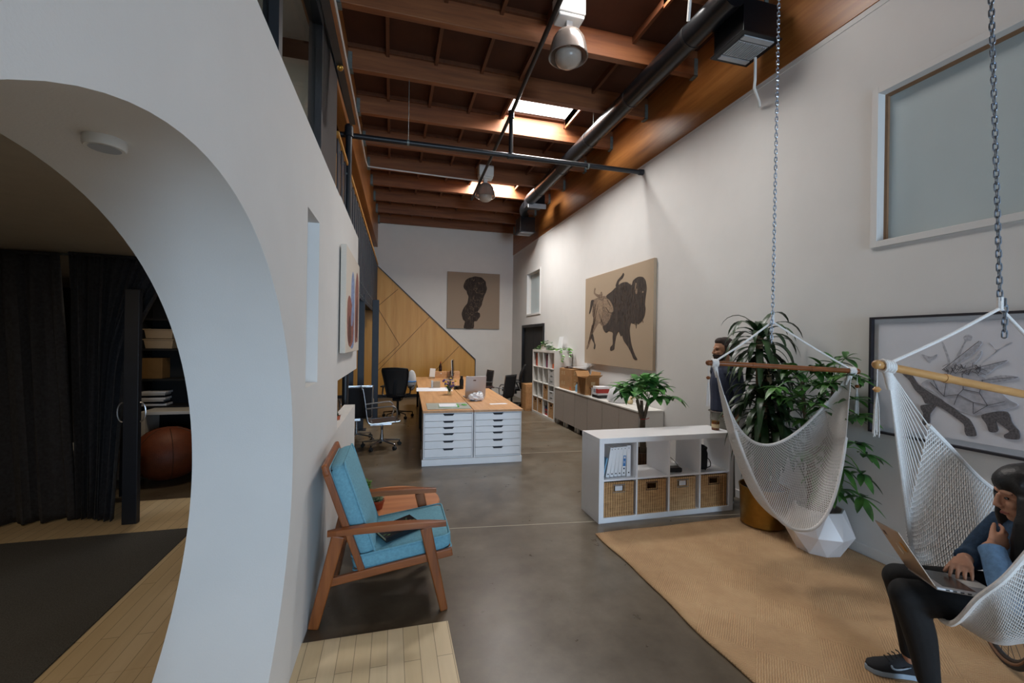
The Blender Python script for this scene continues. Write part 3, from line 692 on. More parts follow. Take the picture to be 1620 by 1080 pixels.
# round side table and its two pots
tb = thing('side_table', 'low round teak table behind the blue armchair', 'table', (.03, 3.76, 0))
MB().lathe((0, 0, 0), [(.34, .30), (.375, .305), (.38, .318), (.375, .33), (.0001, .33)], 64).build('tabletop', M['teaktop'], tb)
for k in range(3):
    a = 2*PI*k/3+.5; MB().cyl((.2*math.cos(a), .2*math.sin(a), .30), (.29*math.cos(a), .29*math.sin(a), 0), .02, .013).build('leg', M['teakz'], tb)
def leafblade(o, base, d, up, L, w, droop=.3, n=6, fold=.25, tip=.0):
    # a leaf from base along d, drooping, as a creased strip
    d = Vector(d).normalized(); up = Vector(up); side = d.cross(up)
    if side.length < 1e-3: side = d.orthogonal()
    side.normalize(); up = side.cross(d).normalized(); rows = []
    for i in range(n+1):
        u = i/n; wd = w*math.sin(PI*min(1, .04+u*.96))**.75*(1-.25*u) if i < n else tip
        c = Vector(base) + d*L*(u - .12*droop*u*u) + Vector((0,0,-1))*droop*L*u*u
        rows.append([c-side*wd/2+up*wd*fold*.5, c, c+side*wd/2+up*wd*fold*.5])
    o.strip(rows)
def pot(t, r, h, r2, material='terracotta', soil=True):
    MB().lathe((0,0,0), [(r2, 0), (r*.93, h*.72), (r*.95, h*.74), (r, h*.76), (r, h), (r*.9, h), (r*.86, h*.8), (.0001, h*.8)], 28).build('pot', M[material], t)
    if soil: MB().lathe((0,0,0), [(r*.87, h*.82), (r*.4, h*.86), (.0001, h*.86)], 20).build('soil', M['soil'], t)
t = thing('potted_succulent', 'grey-green succulent in a low terracotta pot on the round table edge nearer us', 'plant', (-.10, 3.62, .331))
pot(t, .062, .07, .045); o = MB(); r_ = random.Random(5)
for k in range(46):
    a = r_.uniform(0, 2*PI); e = r_.uniform(.2, 1.3); b_ = Vector((r_.uniform(-.03, .03), r_.uniform(-.03, .03), .06))
    leafblade(o, b_, (math.cos(a)*math.cos(e), math.sin(a)*math.cos(e), math.sin(e)), (0,0,1), r_.uniform(.045, .085), .016, .1)
o.build('foliage', leafmat('succulent_leaf', '6f8468', '93a58a'), t)
t = thing('potted_succulent', 'bushy yellow-green plant in a terracotta pot at the back of the round table', 'plant', (-.205, 3.80, .331))
pot(t, .07, .085, .05); o = MB()
for k in range(90):
    a = r_.uniform(0, 2*PI); e = r_.uniform(-.1, 1.2); b_ = Vector((r_.uniform(-.05, .05), r_.uniform(-.05, .05), r_.uniform(.08, .15)))
    leafblade(o, b_, (math.cos(a)*math.cos(e), math.sin(a)*math.cos(e), math.sin(e)), (0,0,1), r_.uniform(.04, .08), .024, .2)
o.build('foliage', M['leaf4'], t)
# pot on the pass-through ledge
t = thing('potted_plant', 'tiny plant in an orange terracotta pot on the white ledge of the wall opening', 'plant', (lx(3.93)-.055, 3.97, .926))
pot(t, .04, .065, .03); o = MB()
for k in range(26):
    a = r_.uniform(0, 2*PI); e = r_.uniform(.2, 1.4); leafblade(o, (0, 0, .055), (math.cos(a)*math.cos(e), math.sin(a)*math.cos(e), math.sin(e)), (0,0,1), r_.uniform(.04, .075), .012, .2)
o.build('foliage', M['leaf4'], t)
t = thing('potted_plant', 'dark little pot plant behind the orange pot on the white ledge', 'plant', (lx(4.25)-.06, 4.30, .926))
pot(t, .03, .04, .024); o = MB()
for k in range(22):
    a = r_.uniform(0, 2*PI); e = r_.uniform(.1, 1.4); leafblade(o, (0, 0, .03), (math.cos(a)*math.cos(e), math.sin(a)*math.cos(e), math.sin(e)), (0,0,1), r_.uniform(.03, .06), .012, .2)
o.build('foliage', M['leaf3'], t)

# ------------------------------------------------------------------ desk row
DR = -math.radians(2.0); DO = Vector((.405, 5.868, 0))
def dl(x, y, z=0): c, s_ = math.cos(DR), math.sin(DR); return Vector((DO.x + x*c - y*s_, DO.y + x*s_ + y*c, z))
def drawer_unit(x, label):
    t = thing('drawer_unit', label, 'drawers', dl(x, .02), DR, 'white drawer units under the near desk end')
    o = MB(); w, d, h = .665, .56, .70
    o.box(0, .014, 0, d, .085, h); o.box(w-.014, w, 0, d, .085, h); o.box(.014, w-.014, .02, d, h-.014, h); o.box(.014, w-.014, d-.01, d, .085, h-.014); o.box(.014, w-.014, .02, d-.01, .085, .1)
    o.build('carcass', M['white_lacq'], t, bevel=.002)
    zs = [.108, .222, .325, .425, .508, .591, .686]
    for a, b_ in zip(zs, zs[1:]):
        f = MB(); nx0, nx1 = w/2-.075, w/2+.075; dz = .026
        prof = [(.018, a+.003), (w-.018, a+.003), (w-.018, b_-.002), (nx1, b_-.002), (nx1-.02, b_-dz), (nx0+.02, b_-dz), (nx0, b_-.002), (.018, b_-.002)]
        fr_ = f.prism(prof, 1, -.004, .014).build('drawer', M['white_lacq'], t)
        MB().box(nx0, nx1, .0145, .03, b_-dz-.004, b_+.001).build('pull_shade', M['shadowgap'], fr_)  # dark plate, shade inside the pull notch put in as colour
    return t
drawer_unit(.012, 'left white six drawer unit under the near end of the wooden desk')
drawer_unit(.690, 'right white six drawer unit under the near end of the wooden desk')
t = tag(MB().box(-.005, 1.362, .0, .58, 0, .084).build('drawer_plinth', M['white_lacq'], bevel=.003), 'white plinth board under the pair of drawer units', 'plinth'); t.location = DO; t.rotation_euler = (0, 0, DR)
def table(x0, x1, y0, y1, label, legs):
    t = thing('desk', label, 'desk', dl(x0, y0), DR, 'wooden topped desks in a double row')
    MB().box(0, x1-x0, 0, y1-y0, .702, .735).build('tabletop', M['butcher'], t, bevel=.004)
    for u, v in legs:
        MB().box(u-.025, u+.025, v-.025, v+.025, 0, .702).build('leg', M['black'], t)
    return t
W2 = .678
table(0, W2-.004, 0, 2.72, 'near left wooden desk top carrying the grey cutting mat', [(.05, 1.5), (.05, 2.6), (.6, 2.6)])
table(W2+.004, 1.372, 0, 2.72, 'near right wooden desk top carrying the silver laptop', [(.62, 1.5), (.62, 2.6), (.06, 2.6)])
table(0, W2-.004, 2.73, 5.45, 'far left wooden desk top with the small organiser box on it', [(.05, .1), (.05, 2.6), (.6, 2.6)])
table(W2+.004, 1.372, 2.73, 5.45, 'far right wooden desk top with the black screen on it', [(.62, .1), (.62, 2.6), (.06, 2.6)])
TOP = .7355
def T(name, label, cat, x, y, rz=0, group=None, z=TOP): return thing(name, label, cat, (x, y, z), rz, group)
t = tag(MB().box(-.30, .30, -.29, .29, 0, .006).build('cutting_mat', M['grey_mat'], bevel=.02), 'grey cutting mat at the near left end of the desk', 'mat'); t.location = (.785, 6.245, TOP); t.rotation_euler = (0, 0, DR)
t = T('notepad', 'white notepad with a green edge on the grey cutting mat', 'notepad', .78, 6.22, DR-.03, z=TOP+.007)
MB().box(-.125, .125, -.14, .14, .003, .012).build('pages', M['paper'], t); o = MB(); o.box(-.13, .135, -.146, .14, 0, .003); o.box(.125, .15, -.146, .10, 0, .012); plabel(o.build('backing', M['green'], t), 'green backing')
t = T('scissors', 'green handled scissors beside the white notepad on the mat', 'scissors', .97, 6.2, .3, z=TOP+.0075)
MB().bar((-.1, 0, .012), (0, 0, .012), .012, .004).build('blade', M['chrome'], t)
for s_ in (-1, 1):
    MB().loft([(.045+.03*math.cos(2*PI*k/12), s_*.024+.02*math.sin(2*PI*k/12), .012) for k in range(12)], .005, 8, closed=True).build('handle', M['green'], t)
for k, (x, y, w, h, rz, lab) in enumerate(((1.545, 6.34, .26, .10, .1, 'white sheet lying alone on the near right desk corner'), (.79, 8.42, .66, .62, -.02, 'large white sheet spread across the left desk beside the flowers'), (1.40, 7.45, .16, .08, .2, 'small white slip beside the silver laptop'))):
    t = tag(MB().box(-w/2, w/2, -h/2, h/2, 0, .002).build('paper_sheet', M['paper']), lab, 'paper', 'paper on the desks'); t.location = (x, y, TOP); t.rotation_euler = (0, 0, rz+DR)
t = T('flower_vase', 'small glass vase of purple and yellow flowers on the desk', 'vase', .973, 7.58)
MB().lathe((0,0,0), [(.03, 0), (.034, .01), (.032, .06), (.028, .11), (.032, .13), (.029, .13), (.026, .11), (.029, .06), (.03, .012), (.0001, .01)], 24).build('glass', M['vase'], t)
o = MB(); f1 = MB(); f2 = MB(); r_ = random.Random(11)
for k in range(34):
    a = r_.uniform(0, 2*PI); e = r_.uniform(.5, 1.5); L = r_.uniform(.10, .2); tip = Vector((math.cos(a)*math.cos(e)*L, math.sin(a)*math.cos(e)*L, .08+math.sin(e)*L))
    o.loft([(0, 0, .04), tip*.5+Vector((0,0,.03)), tip], .0025, 5)
    for q in range(4): leafblade(o, tip*(.5+.12*q)+Vector((0,0,.02)), (math.cos(a+q), math.sin(a+q), .3), (0,0,1), .05, .02, .3, 4)
    if k % 3 == 0: f1.ball(tip, (.02, .02, .016), 8, 6)
    elif k % 5 == 0: f2.ball(tip, (.022, .022, .016), 8, 6)
o.build('stems', M['flower_leaf'], t); plabel(f1.build('blossoms', M['purple'], t), 'purple blossoms'); plabel(f2.build('blossoms', M['ylw'], t), 'yellow blossoms')
t = T('water_bottle', 'tall matte black flask standing on the right desk', 'bottle', 1.315, 8.43)
MB().lathe((0,0,0), [(.038, 0), (.04, .01), (.04, .17), (.03, .2), (.026, .21), (.0001, .21)], 24).build('body', M['dkbottle'], t); MB().lathe((0,0,0), [(.028, .212), (.028, .25), (.0001, .252)], 20).build('cap', M['blackp'], t)
t = T('camera', 'black camera lying beside the black flask on the desk', 'camera', 1.22, 8.38, .3)
MB().box(-.06, .06, -.03, .03, 0, .07).build('body', M['blackp'], t, bevel=.01); MB().cyl((0, -.03, .035), (0, -.08, .035), .028).build('lens_barrel', M['blackp'], t)
t = T('laptop', 'open silver laptop on the right desk, seen from behind its lid', 'laptop', 1.33, 7.05, DR+.06)
MB().box(-.16, .16, .02, .24, 0, .014).build('base', M['alu'], t, bevel=.004); ld = MB().bar((0, .02, .014), (0, -.055, .36), .34, .008, up=(0, 1, .2)).build('lid', M['alu'], t, bevel=.003)
MB().bar((-.025, -.049, .285), (-.025, -.053, .302), .045, .002, up=(0, 1, .2)).build('sticker', M['dark_wood'], ld)
t = T('crumpled_bag', 'crumpled clear plastic bag in front of the silver laptop', 'bag', 1.27, 6.72)
o = MB(); o.ball((0,0,.055), (.13, .09, .06), 14, 9); o.ball((.06,.01,.07), (.06, .06, .06), 10, 7); r_ = random.Random(2); o.v = [(x+r_.uniform(-.018,.018), y+r_.uniform(-.018,.018), max(.001, z+r_.uniform(-.02,.02))) for x, y, z in o.v]; o.sm = [False]*len(o.sm)
o.build('film', M['plasticbag'], t); MB().box(-.08, .02, -.04, .03, .0, .03).build('contents', M['blackp'], t)
t = T('desk_organiser', 'small rose-grey box with an upright slot file on the white sheet', 'box', .855, 8.70, DR, z=TOP+.003)
MB().box(-.055, .075, -.05, .05, 0, .125).build('box', M['canvas'], t, bevel=.003); MB().box(-.10, -.062, -.05, .05, 0, .14).build('slot', M['grey_box'], t, bevel=.002)
t = T('monitor', 'black desktop screen with white edge standing edge-on on the far desk', 'monitor', 1.50, 10.95, DR+1.42)
MB().bar((0, 0, .06), (0, .02, .45), .52, .03, up=(0, -1, .05)).build('screen', M['screen'], t, bevel=.005); MB().bar((0, .022, .06), (0, .042, .45), .53, .014, up=(0, -1, .05)).build('housing', M['white_enamel'], t, bevel=.004)
MB().box(-.1, .1, -.02, .14, 0, .008).bar((0, .09, .0), (0, .04, .2), .14, .01, up=(0,1,0)).build('stand', M['chrome'], t, bevel=.003)
t = T('laptop', 'second laptop standing half open beside the black screen, seen edge-on', 'laptop', 1.40, 10.4, DR+1.5)
MB().box(-.14, .14, -.02, .18, 0, .012).build('base', M['alu'], t); MB().bar((0, 0, .012), (0, .05, .23), .28, .006, up=(0, 1, 0)).build('lid', M['blackp'], t)
t = T('curved_monitor', 'white curved monitor back at the left of the wooden boxes', 'monitor', .965, 10.9, DR+.5)  # white back of a monitor, gives no light
MB().bar((0, 0, .03), (.02, .0, .24), .16, .02, up=(0, 1, 0)).build('shell', M['white_enamel'], t, bevel=.01); MB().box(-.08, .08, -.05, .05, 0, .01).build('foot', M['chrome'], t)
for x, lab in ((1.20, 'left of two light wooden boxes at the far end of the desks'), (1.52, 'right of two light wooden boxes at the far end of the desks')):
    t = T('wooden_box', lab, 'box', x, 11.12, DR, 'wooden boxes at the far desk end'); MB().box(-.155, .155, -.12, .12, 0, .155).build('carcass', M['butcher'], t, bevel=.004); MB().cyl((0, -.122, .11), (0, -.136, .11), .014).build('knob', M['white_enamel'] if x < 1.3 else M['black'], t)
t = T('wine_bottle', 'dark brown wine bottle standing on the left wooden box', 'bottle', 1.19, 11.10, z=TOP+.156)
MB().lathe((0,0,0), [(.036, 0), (.038, .01), (.038, .13), (.02, .17), (.014, .19), (.014, .24), (.0001, .24)], 20).build('body', M['wine'], t); MB().lathe((0,0,0), [(.015, .21), (.015, .243), (.0001, .244)], 14).build('foil', M['red'], t)
t = T('tray', 'small dark wooden tray at the right edge of the far right desk', 'tray', 1.86, 8.55, DR); o = MB(); o.box(-.12, .12, -.07, .07, 0, .012); o.box(-.12, .12, -.07, -.06, .012, .03); o.box(-.12, .12, .06, .07, .012, .03); o.build('tray', M['dark_wood'], t)
t = T('headphones', 'black headphones lying beside the flask on the desk', 'headphones', 1.15, 8.8, .4)
MB().loft([(.08*math.cos(PI*k/10), .09*math.sin(PI*k/10), .012) for k in range(11)], .008, 8).build('headband', M['blackp'], t)
for s_ in (-1, 1): MB().lathe((s_*.08, -.01, 0), [(.032, 0), (.034, .02), (.0001, .026)], 16).build('ear_cup', M['blackp'], t)

# ------------------------------------------------------------------ office chairs
def casters(t, R, z, n=5, a0=0.3, material='chrome', hub=.06):
    o = MB(); 
    for k in range(n):
        a = a0+2*PI*k/n; c_, s_ = math.cos(a), math.sin(a)
        o2 = MB(); o2.bar((.02*c_, .02*s_, z+.03), (R*c_, R*s_, z), .035, .03, w2=.022, h2=.02); arm = o2.build('base_arm', M[material], t, bevel=.004)
        w = MB(); w.cyl((R*c_-.012*s_-.01*s_, R*s_+.022*c_, .029), (R*c_+.022*s_, R*s_-.022*c_, .029), .029, n=14); w.cyl((R*c_, R*s_, .03), (R*c_, R*s_, z), .01, n=8); w.build('caster', M['rubber'], arm)
def alu_chair(label, loc, rz, group='aluminium framed office chairs', dark='fabric_black'):
    # faces +x; slim padded sling between polished aluminium side frames
    t = thing('office_chair', label, 'chair', loc, rz, group)
    prof = [(.25, .44), (.22, .425), (.1, .42), (-.1, .405), (-.19, .41), (-.225, .45), (-.245, .55), (-.27, .75), (-.30, .93)]
    pts = spline([(x, 0, z) for x, z in prof], 26)
    rows = [[(p.x, -.21, p.z), (p.x, -.1, p.z-.008), (p.x, .1, p.z-.008), (p.x, .21, p.z)] for p in pts]
    MB().strip(rows[:14]).build('seat', M[dark if dark != 'fabric_black' else 'leather'], t, solid=.018); MB().strip(rows[13:]).build('backrest', M[dark], t, solid=.018)
    for s_ in (-1, 1):
        MB().loft([(p.x, s_*.225, p.z) for p in pts], (.008, .014), 8).build('side_frame', M['chrome'], t)
        MB().loft(spline([(.17, s_*.235, .43), (.2, s_*.26, .55), (.16, s_*.265, .655), (.05, s_*.265, .665), (-.25, s_*.24, .64)], 20), .011, 8).build('armrest', M['chrome'], t)
    o = MB(); o.bar((-.16, -.22, .40), (-.16, .22, .40), .03, .012); o.bar((.12, -.22, .41), (.12, .22, .41), .03, .012); o.box(-.18, .14, -.05, .05, .35, .40); o.build('under_frame', M['chrome'], t, bevel=.003); MB().bar((-.30, -.22, .92), (-.30, .22, .92), .014, .03).build('top_bar', M['chrome'], t, bevel=.003)
    MB().bar((0, -.1, .36), (-.02, -.28, .33), .01, .01).build('lever', M['blackp'], t)
    MB().loft([(0, 0, .10), (0, 0, .20), (0, 0, .2001), (0, 0, .36)], [.026, .026, .018, .018], 16).build('gas_column', M['chrome'], t)
    casters(t, .29, .085); return t
A = alu_chair('polished aluminium office chair with dark seat near the white drawers', (-.13, 7.06, 0), .1)
dup(A, (-.545, 7.62, 0), 1.7, 'black backed aluminium chair half hidden behind the white wall end')
dup(A, (2.36, 9.55, 0), 2.3, 'black backed aluminium chair at the right of the desks by the shelf')
dup(A, (2.16, 10.9, 0), 3.3, 'farthest aluminium chair, its dark back just right of the open laptop')
def task_chair(label, loc, rz, group='black mesh task chairs'):
    # faces +x, waisted mesh back
    t = thing('task_chair', label, 'chair', loc, rz, group)
    rows = []
    for i in range(13):
        u = i/12; z = .50+.56*u; w = .17+.11*u**.7-.02*(u > .9)*(u-.9)*10; x = -.22-.10*u+.06*math.sin(PI*u)
        rows.append([(x+.05*(1-abs(v))*-1, w*v, z+(.02*(1-v*v) if i == 12 else 0)) for v in (-1, -.6, -.2, .2, .6, 1)])
    MB().strip(rows).build('back_mesh', M['mesh'], t, solid=.006)
    rim = [Vector(r[0]) for r in rows] + [Vector(p) for p in rows[-1][1:-1]] + [Vector(r[-1]) for r in reversed(rows)] + [Vector(p) for p in reversed(rows[0][1:-1])]
    MB().loft(rim, .016, 8, closed=True).build('back_frame', M['blackp'], t)
    rows = [[(-.2+.44*i/8, .24*v*(1-.15*(abs(i/8-.5)*2)**3), .46+.02*v*v-.03*max(0, i/8-.8)*5*.4) for v in (-1, -.5, 0, .5, 1)] for i in range(9)]
    MB().strip(rows).build('seat', M['fabric_black'], t, solid=.05)
    MB().bar((-.27, 0, .50), (-.25, 0, .88), .05, .02, up=(1,0,0)).build('back_spine', M['blackp'], t)
    for s_ in (-1, 1):
        o = MB(); o.loft(spline([(-.2, s_*.2, .46), (-.18, s_*.28, .5), (-.12, s_*.29, .62), (-.1, s_*.29, .66)], 10), .016, 8); o.build('arm_support', M['blackp'], t)
        MB().box(-.2, .08, s_*.29-.045, s_*.29+.045, .66, .69).build('arm_pad', M['blackp'], t, bevel=.012)
    MB().box(-.13, .13, -.09, .09, .36, .43).build('mechanism', M['blackp'], t, bevel=.02)
    MB().cyl((0, 0, .09), (0, 0, .37), .026).build('gas_column', M['blackp'], t)
    casters(t, .32, .10, a0=.1, material='blackp'); return t
B = task_chair('black mesh task chair with waisted back left of the desks', (.14, 9.75, 0), 1.35)
dup(B, (2.93, 10.62, 0), 2.9, 'black task chair with padded arm between the desks and the cube shelf')
t = thing('tote_bag', 'pale tote with blue straps hanging behind the mesh task chair', 'bag', (.44, 10.02, .55)); MB().ball((0, 0, .22), (.10, .05, .23), 16, 10).build('body', M['grey_box'], t)
MB().loft([(-.11, -.05, .2), (0, -.055, .19), (.1, -.05, .2)], .012, 8).build('strap', M['blueprint'], t)
# ------------------------------------------------------------------ cube shelf, cabinets and what stands on them
def cube_shelf(name, label, loc, rz, cols, rows, depth, group=None, material='white_gloss', back=None):
    t = thing(name, label, 'shelf', loc, rz, group); c = .335; p = .05; q = .016
    w = cols*c+(cols-1)*q+2*p; h = rows*c+(rows-1)*q+2*p
    MB().box(0, w, 0, depth, h-p, h).build('top_panel', M[material], t, bevel=.0015); MB().box(0, w, 0, depth, 0, p).build('bottom_panel', M[material], t, bevel=.0015)
    for x in (0, w-p): MB().box(x, x+p, 0, depth, p, h-p).build('side_panel', M[material], t, bevel=.0015)
    for k in range(1, rows): MB().box(p, w-p, .003, depth-.003, p+k*(c+q)-q, p+k*(c+q)).build('shelf_board', M[material], t)
    for k in range(1, cols):
        o = MB()
        for r in range(rows): o.box(p+k*(c+q)-q, p+k*(c+q), .003, depth-.003, p+r*(c+q), p+r*(c+q)+c)
        o.build('divider', M[material], t)
    return t, (lambda i, j: (p+i*(c+q), p+j*(c+q))), c
SX, SY = 1.858, 3.659
sh, cell, CC = cube_shelf('cube_shelf', 'low white cube shelf two cells high standing across the room', (SX, SY, 0), -.003, 4, 2, .385)
def basket(label, x, y, z, w, d, h, material, tagc, group, rz=0):
    t = thing('wicker_basket', label, 'basket', (x, y, z), rz, group)
    o = MB(); b = .012; hx0, hx1, hz0, hz1 = w/2-.05, w/2+.05, h-.085, h-.035
    # front with the grip hole
    o.box(0, hx0, 0, b, 0, h); o.box(hx1, w, 0, b, 0, h); o.box(hx0, hx1, 0, b, 0, hz0); o.box(hx0, hx1, 0, b, hz1, h)
    o.box(0, b, b, d, 0, h); o.box(w-b, w, b, d, 0, h); o.box(b, w-b, d-b, d, 0, h); o.box(b, w-b, b, d-b, 0, b); 
    o.build('body', M[material], t, bevel=.004)
    r = MB()
    for z_ in (h-.006, .006): r.loft([(.004, .002, z_), (w-.004, .002, z_), (w-.004, d, z_), (.004, d, z_)], .009, 8, closed=True)
    r.loft([(w-.035, -.002, .0), (w-.035, -.002, h)], .005, 6)
    for k in range(17): r.ball((w-.035, -.002, .02+(h-.04)*k/16), (.010, .005, .006), 8, 5)
    r.build('rim', M[material], t)
    g = MB(); g.loft([(hx0-.012, -.002, hz0-.01), (hx1+.012, -.002, hz0-.01), (hx1+.012, -.002, hz1+.01), (hx0-.012, -.002, hz1+.01)], .005, 6, closed=True); plabel(g.build('grip_frame', M['chrome'] if tagc else M['dark_wood'], t), 'metal grip frame' if tagc else 'brown grip frame')
    if tagc: MB().box(hx0+.012, hx1-.012, .002, .006, hz0+.004, hz1-.002).build('label_card', M['paper'], t)
    return t
labs = ['leftmost wicker basket on the low shelf with a white card in its grip', 'second wicker basket from the left on the low shelf, its grip dark and empty', 'third wicker basket from the left on the low shelf, palest of the row', 'rightmost wicker basket on the low shelf, darkest brown']
for k in range(4):
    cx, cz = cell(k, 0); basket(labs[k], SX+cx+.002+(.0 if k != 2 else .0), SY+.012, cz+.001, .318 if k != 2 else .30, .33, .318, ['wicker', 'wicker', 'wicker_pale', 'wicker'][k], k in (0, 2), 'wicker baskets in the low shelf')
# six ring binders leaning in the top left cell
cx, cz = cell(0, 1)
blab = ['slim pale blue folder at the far left of the binder row', 'leaning white binder next to the pale blue folder', 'third spine of the binder row, plain white and tilted', 'white binder in the middle of the row, tilted slightly', 'white binder just left of the one with a blue label', 'white binder with a bright blue spine label', 'upright plain white binder against the right side of its cell']
xs = [.012, .048, .090, .132, .172, .215, .268]; tilt = [.24, .17, .13, .10, .08, .05, .0]; wd = [.014, .036, .036, .036, .036, .040, .042]
for k in range(7):
    t = thing('ring_binder' if k else 'folder', blab[k], 'binder', (SX+cx+xs[k], SY+.06, cz+.0005), 0, 'binders in the low shelf')
    t.rotation_euler = (0, tilt[k], 0)
    hgt = .19 if k == 0 else (.285 if k < 6 else .292)
    MB().box(0, wd[k], 0, .26, 0.006 if tilt[k] else 0, hgt).build('cover', M['paleblue'] if k == 0 else M['white_lacq'], t, bevel=.003)
    if k:
        o = MB(); o.cyl((wd[k]/2, -.001, .035), (wd[k]/2, .002, .035), .007, n=12); o.build('finger_hole', M['black'], t)
        MB().cyl((wd[k]/2, -.001, .268), (wd[k]/2, .002, .268), .004, n=10).build('rivet', M['black'], t)
    if k == 5:
        MB().box(.006, wd[k]-.006, -.0015, .001, .10, .20).build('spine_label', M['blueprint'], t)
        o = MB(); o.box(.012, .028, -.0025, 0, .172, .192); o.box(.012, .026, -.0025, 0, .13, .136); o.box(.012, .026, -.0025, 0, .142, .148); plabel(o.build('label_print', M['paper'], t), 'white print')
        MB().box(.013, .026, -.002, 0, .07, .085).build('label_number', M['navyp'], t)
# gadgets
cx, cz = cell(2, 1)
t = thing('desk_phone', 'small black speaker box with its cable in the third top cell of the low shelf', 'speaker', (SX+cx+.11, SY+.12, cz))
MB().bar((-.065, 0, .022), (.075, -.02, .022), .10, .042).build('body', M['blackp'], t, bevel=.01); MB().box(-.10, -.02, .06, .2, 0, .055).build('cradle', M['blackp'], t, bevel=.008)
MB().loft(spline([(-.03, .13, .055), (.0, .12, .12), (.05, .08, .10), (.09, .02, .03), (.1, .04, .006), (.12, .12, .005)], 24), .003, 6).build('cable', M['black'], t)
cx, cz = cell(3, 1)
t = thing('steamer_box', 'upright black case with a handle hole in the right top cell of the low shelf', 'case', (SX+cx+.10, SY+.15, cz))
o = MB(); prof = [(-.08, 0), (.055, 0), (.06, .16), (.03, .24), (-.03, .262), (-.08, .25)]
o.prism(prof, 1, -.06, .10); o.build('body', M['blackp'], t, bevel=.012)
MB().loft(spline([(-.02, -.06, .20), (-.015, -.075, .235), (.025, -.075, .225), (.03, -.06, .195)], 12), .008, 8).build('handle', M['black'], t)
MB().loft(spline([(.06, .0, .10), (.10, .0, .095), (.125, -.01, .06), (.11, -.03, .02), (.06, -.04, .01), (.0, -.09, .006)], 26), .005, 8).build('cable', M['black'], t)
t = thing('candle', 'amber glass candle jar with cream label on the right end of the low shelf top', 'candle', (3.245, 3.80, .787))
MB().lathe((0,0,0), [(.036, 0), (.038, .005), (.038, .085), (.034, .09), (.033, .088), (.034, .06), (.0001, .058)], 28).build('jar', M['amber'], t)
MB().lathe((0,0,0), [(.0385, .025), (.0385, .062)], 28).build('jar_label', M['cream'], t, fix=False); MB().lathe((0,0,0), [(.039, .086), (.039, .092), (.0001, .093)], 24).build('lid', M['brass'], t)

# money tree in a wicker pot behind the shelf
t = thing('money_tree', 'money tree with forked trunk and glossy leaf crown behind the low shelf', 'plant', (2.80, 4.45, 0))
MB().lathe((0,0,0), [(.13, 0), (.155, .03), (.17, .25), (.165, .44), (.15, .44), (.14, .36), (.0001, .36)], 32).build('wicker_pot', M['wicker_dark'], t)
MB().lathe((0,0,0), [(.145, .37), (.0001, .39)], 20).build('soil', M['soil'], t)
o = MB(); o.loft(spline([(.02, 0, .37), (.0, 0, .6), (.0, .0, .80)], 8), [.04, .038, .036, .034, .033, .032, .031, .03], 10)
for dx, dy, h in ((-.075, 0, 1.02), (.0, .03, 1.01), (.07, -.01, 1.03)): o.loft(spline([(0, 0, .78), (dx*.4, dy*.5, .86), (dx, dy, h)], 8), [.026, .025, .023, .022, .02, .02, .019, .018], 8)
o.build('trunk', M['bark'], t)
MB().loft([(.028*math.cos(2*PI*k/10), .028*math.sin(2*PI*k/10), .80) for k in range(10)], .006, 6, closed=True).loft([(.02, -.03, .80), (.06, -.04, .815)], .004, 6).build('red_tie', M['red'], t)
def palmate(o, tip, out, r_, L, n, wd, droop):
    out = Vector(out).normalized(); up = Vector((0,0,1)); u0 = out.cross(up)
    u0 = u0.normalized() if u0.length > .05 else Vector((1,0,0)); v0 = u0.cross(out).normalized()
    for k in range(n):
        a = -1.9+3.8*k/(n-1)+r_.uniform(-.12, .12)
        d = (out*math.cos(a)*.9 + u0*math.sin(a)); d.z += r_.uniform(-.15, .2)
        leafblade(o, tip, d, Vector((0,0,1)), L*r_.uniform(.8, 1.1)*(1-.15*abs(a)/1.9), wd*r_.uniform(.85, 1.1), droop*r_.uniform(.6, 1.4), 7, .3)
def crown(o, st, roots, r_, count, reach, L, wd, droop, zlo, zhi, nl=6):
    for k in range(count):
        b_ = Vector(roots[k % len(roots)]); a = 2*PI*k*.382+r_.uniform(-.3, .3); e = r_.uniform(zlo, zhi); q = reach*r_.uniform(.65, 1.1)
        tip = b_ + Vector((math.cos(a)*math.cos(e), math.sin(a)*math.cos(e), math.sin(e)))*q
        st.loft(spline([b_, b_*.4+tip*.6+Vector((0,0,.05)), tip], 6), .004, 5)
        palmate(o, tip, (tip-b_)+Vector((0,0,-.02)), r_, L, nl, wd, droop)
o = MB(); st_ = MB(); crown(o, st_, [(-.075, 0, 1.02), (0, .03, 1.02), (.07, -.01, 1.03)], random.Random(21), 19, .27, .25, .095, .42, .12, 1.35)
o.build('foliage', M['leaf2'], t); st_.build('leaf_stalks', M['leaf4'], t)

# tall cube shelf against the right wall
t4, cell4, _c = cube_shelf('cube_shelf', 'tall white sixteen cell cube shelf by the black door', (3.272, 10.005, 0), -PI/2, 4, 4, .385, material='white_cab')
def in4(i, j, x, y, z=0):   # local shelf coordinates -> world (x along the shelf, y into it)
    cx, cz = cell4(i, j); return Vector((3.272+y, 10.005-(cx+x), cz+z))
r_ = random.Random(4)
def bookrow(i, j, cols, x0, names, group):
    x = x0
    for k, (c_, h, lab) in enumerate(cols):
        w = .038; p = in4(i, j, x, .05)
        b = thing('book', lab, 'book', p, -PI/2, group)
        MB().box(0, w, 0, .2, 0, h).build('cover', M[c_], b, bevel=.003); MB().box(.004, w-.004, .004, .203, .004, h-.0+.0005).build('pages', M['cream'], b); x += w+.003
bookrow(0, 3, [('dark_wood', .30, 'brown spine book at the left of the top left cell'), ('red', .29, 'red spine book second in the top left cell of the tall shelf'), ('orange', .30, 'orange spine book in the middle of the top left cell'), ('red', .27, 'wide red book fourth in the top left cell of the tall shelf'), ('paper', .28, 'white book beside the red ones in the top left cell')], .04, None, 'books in the top cells of the tall shelf')
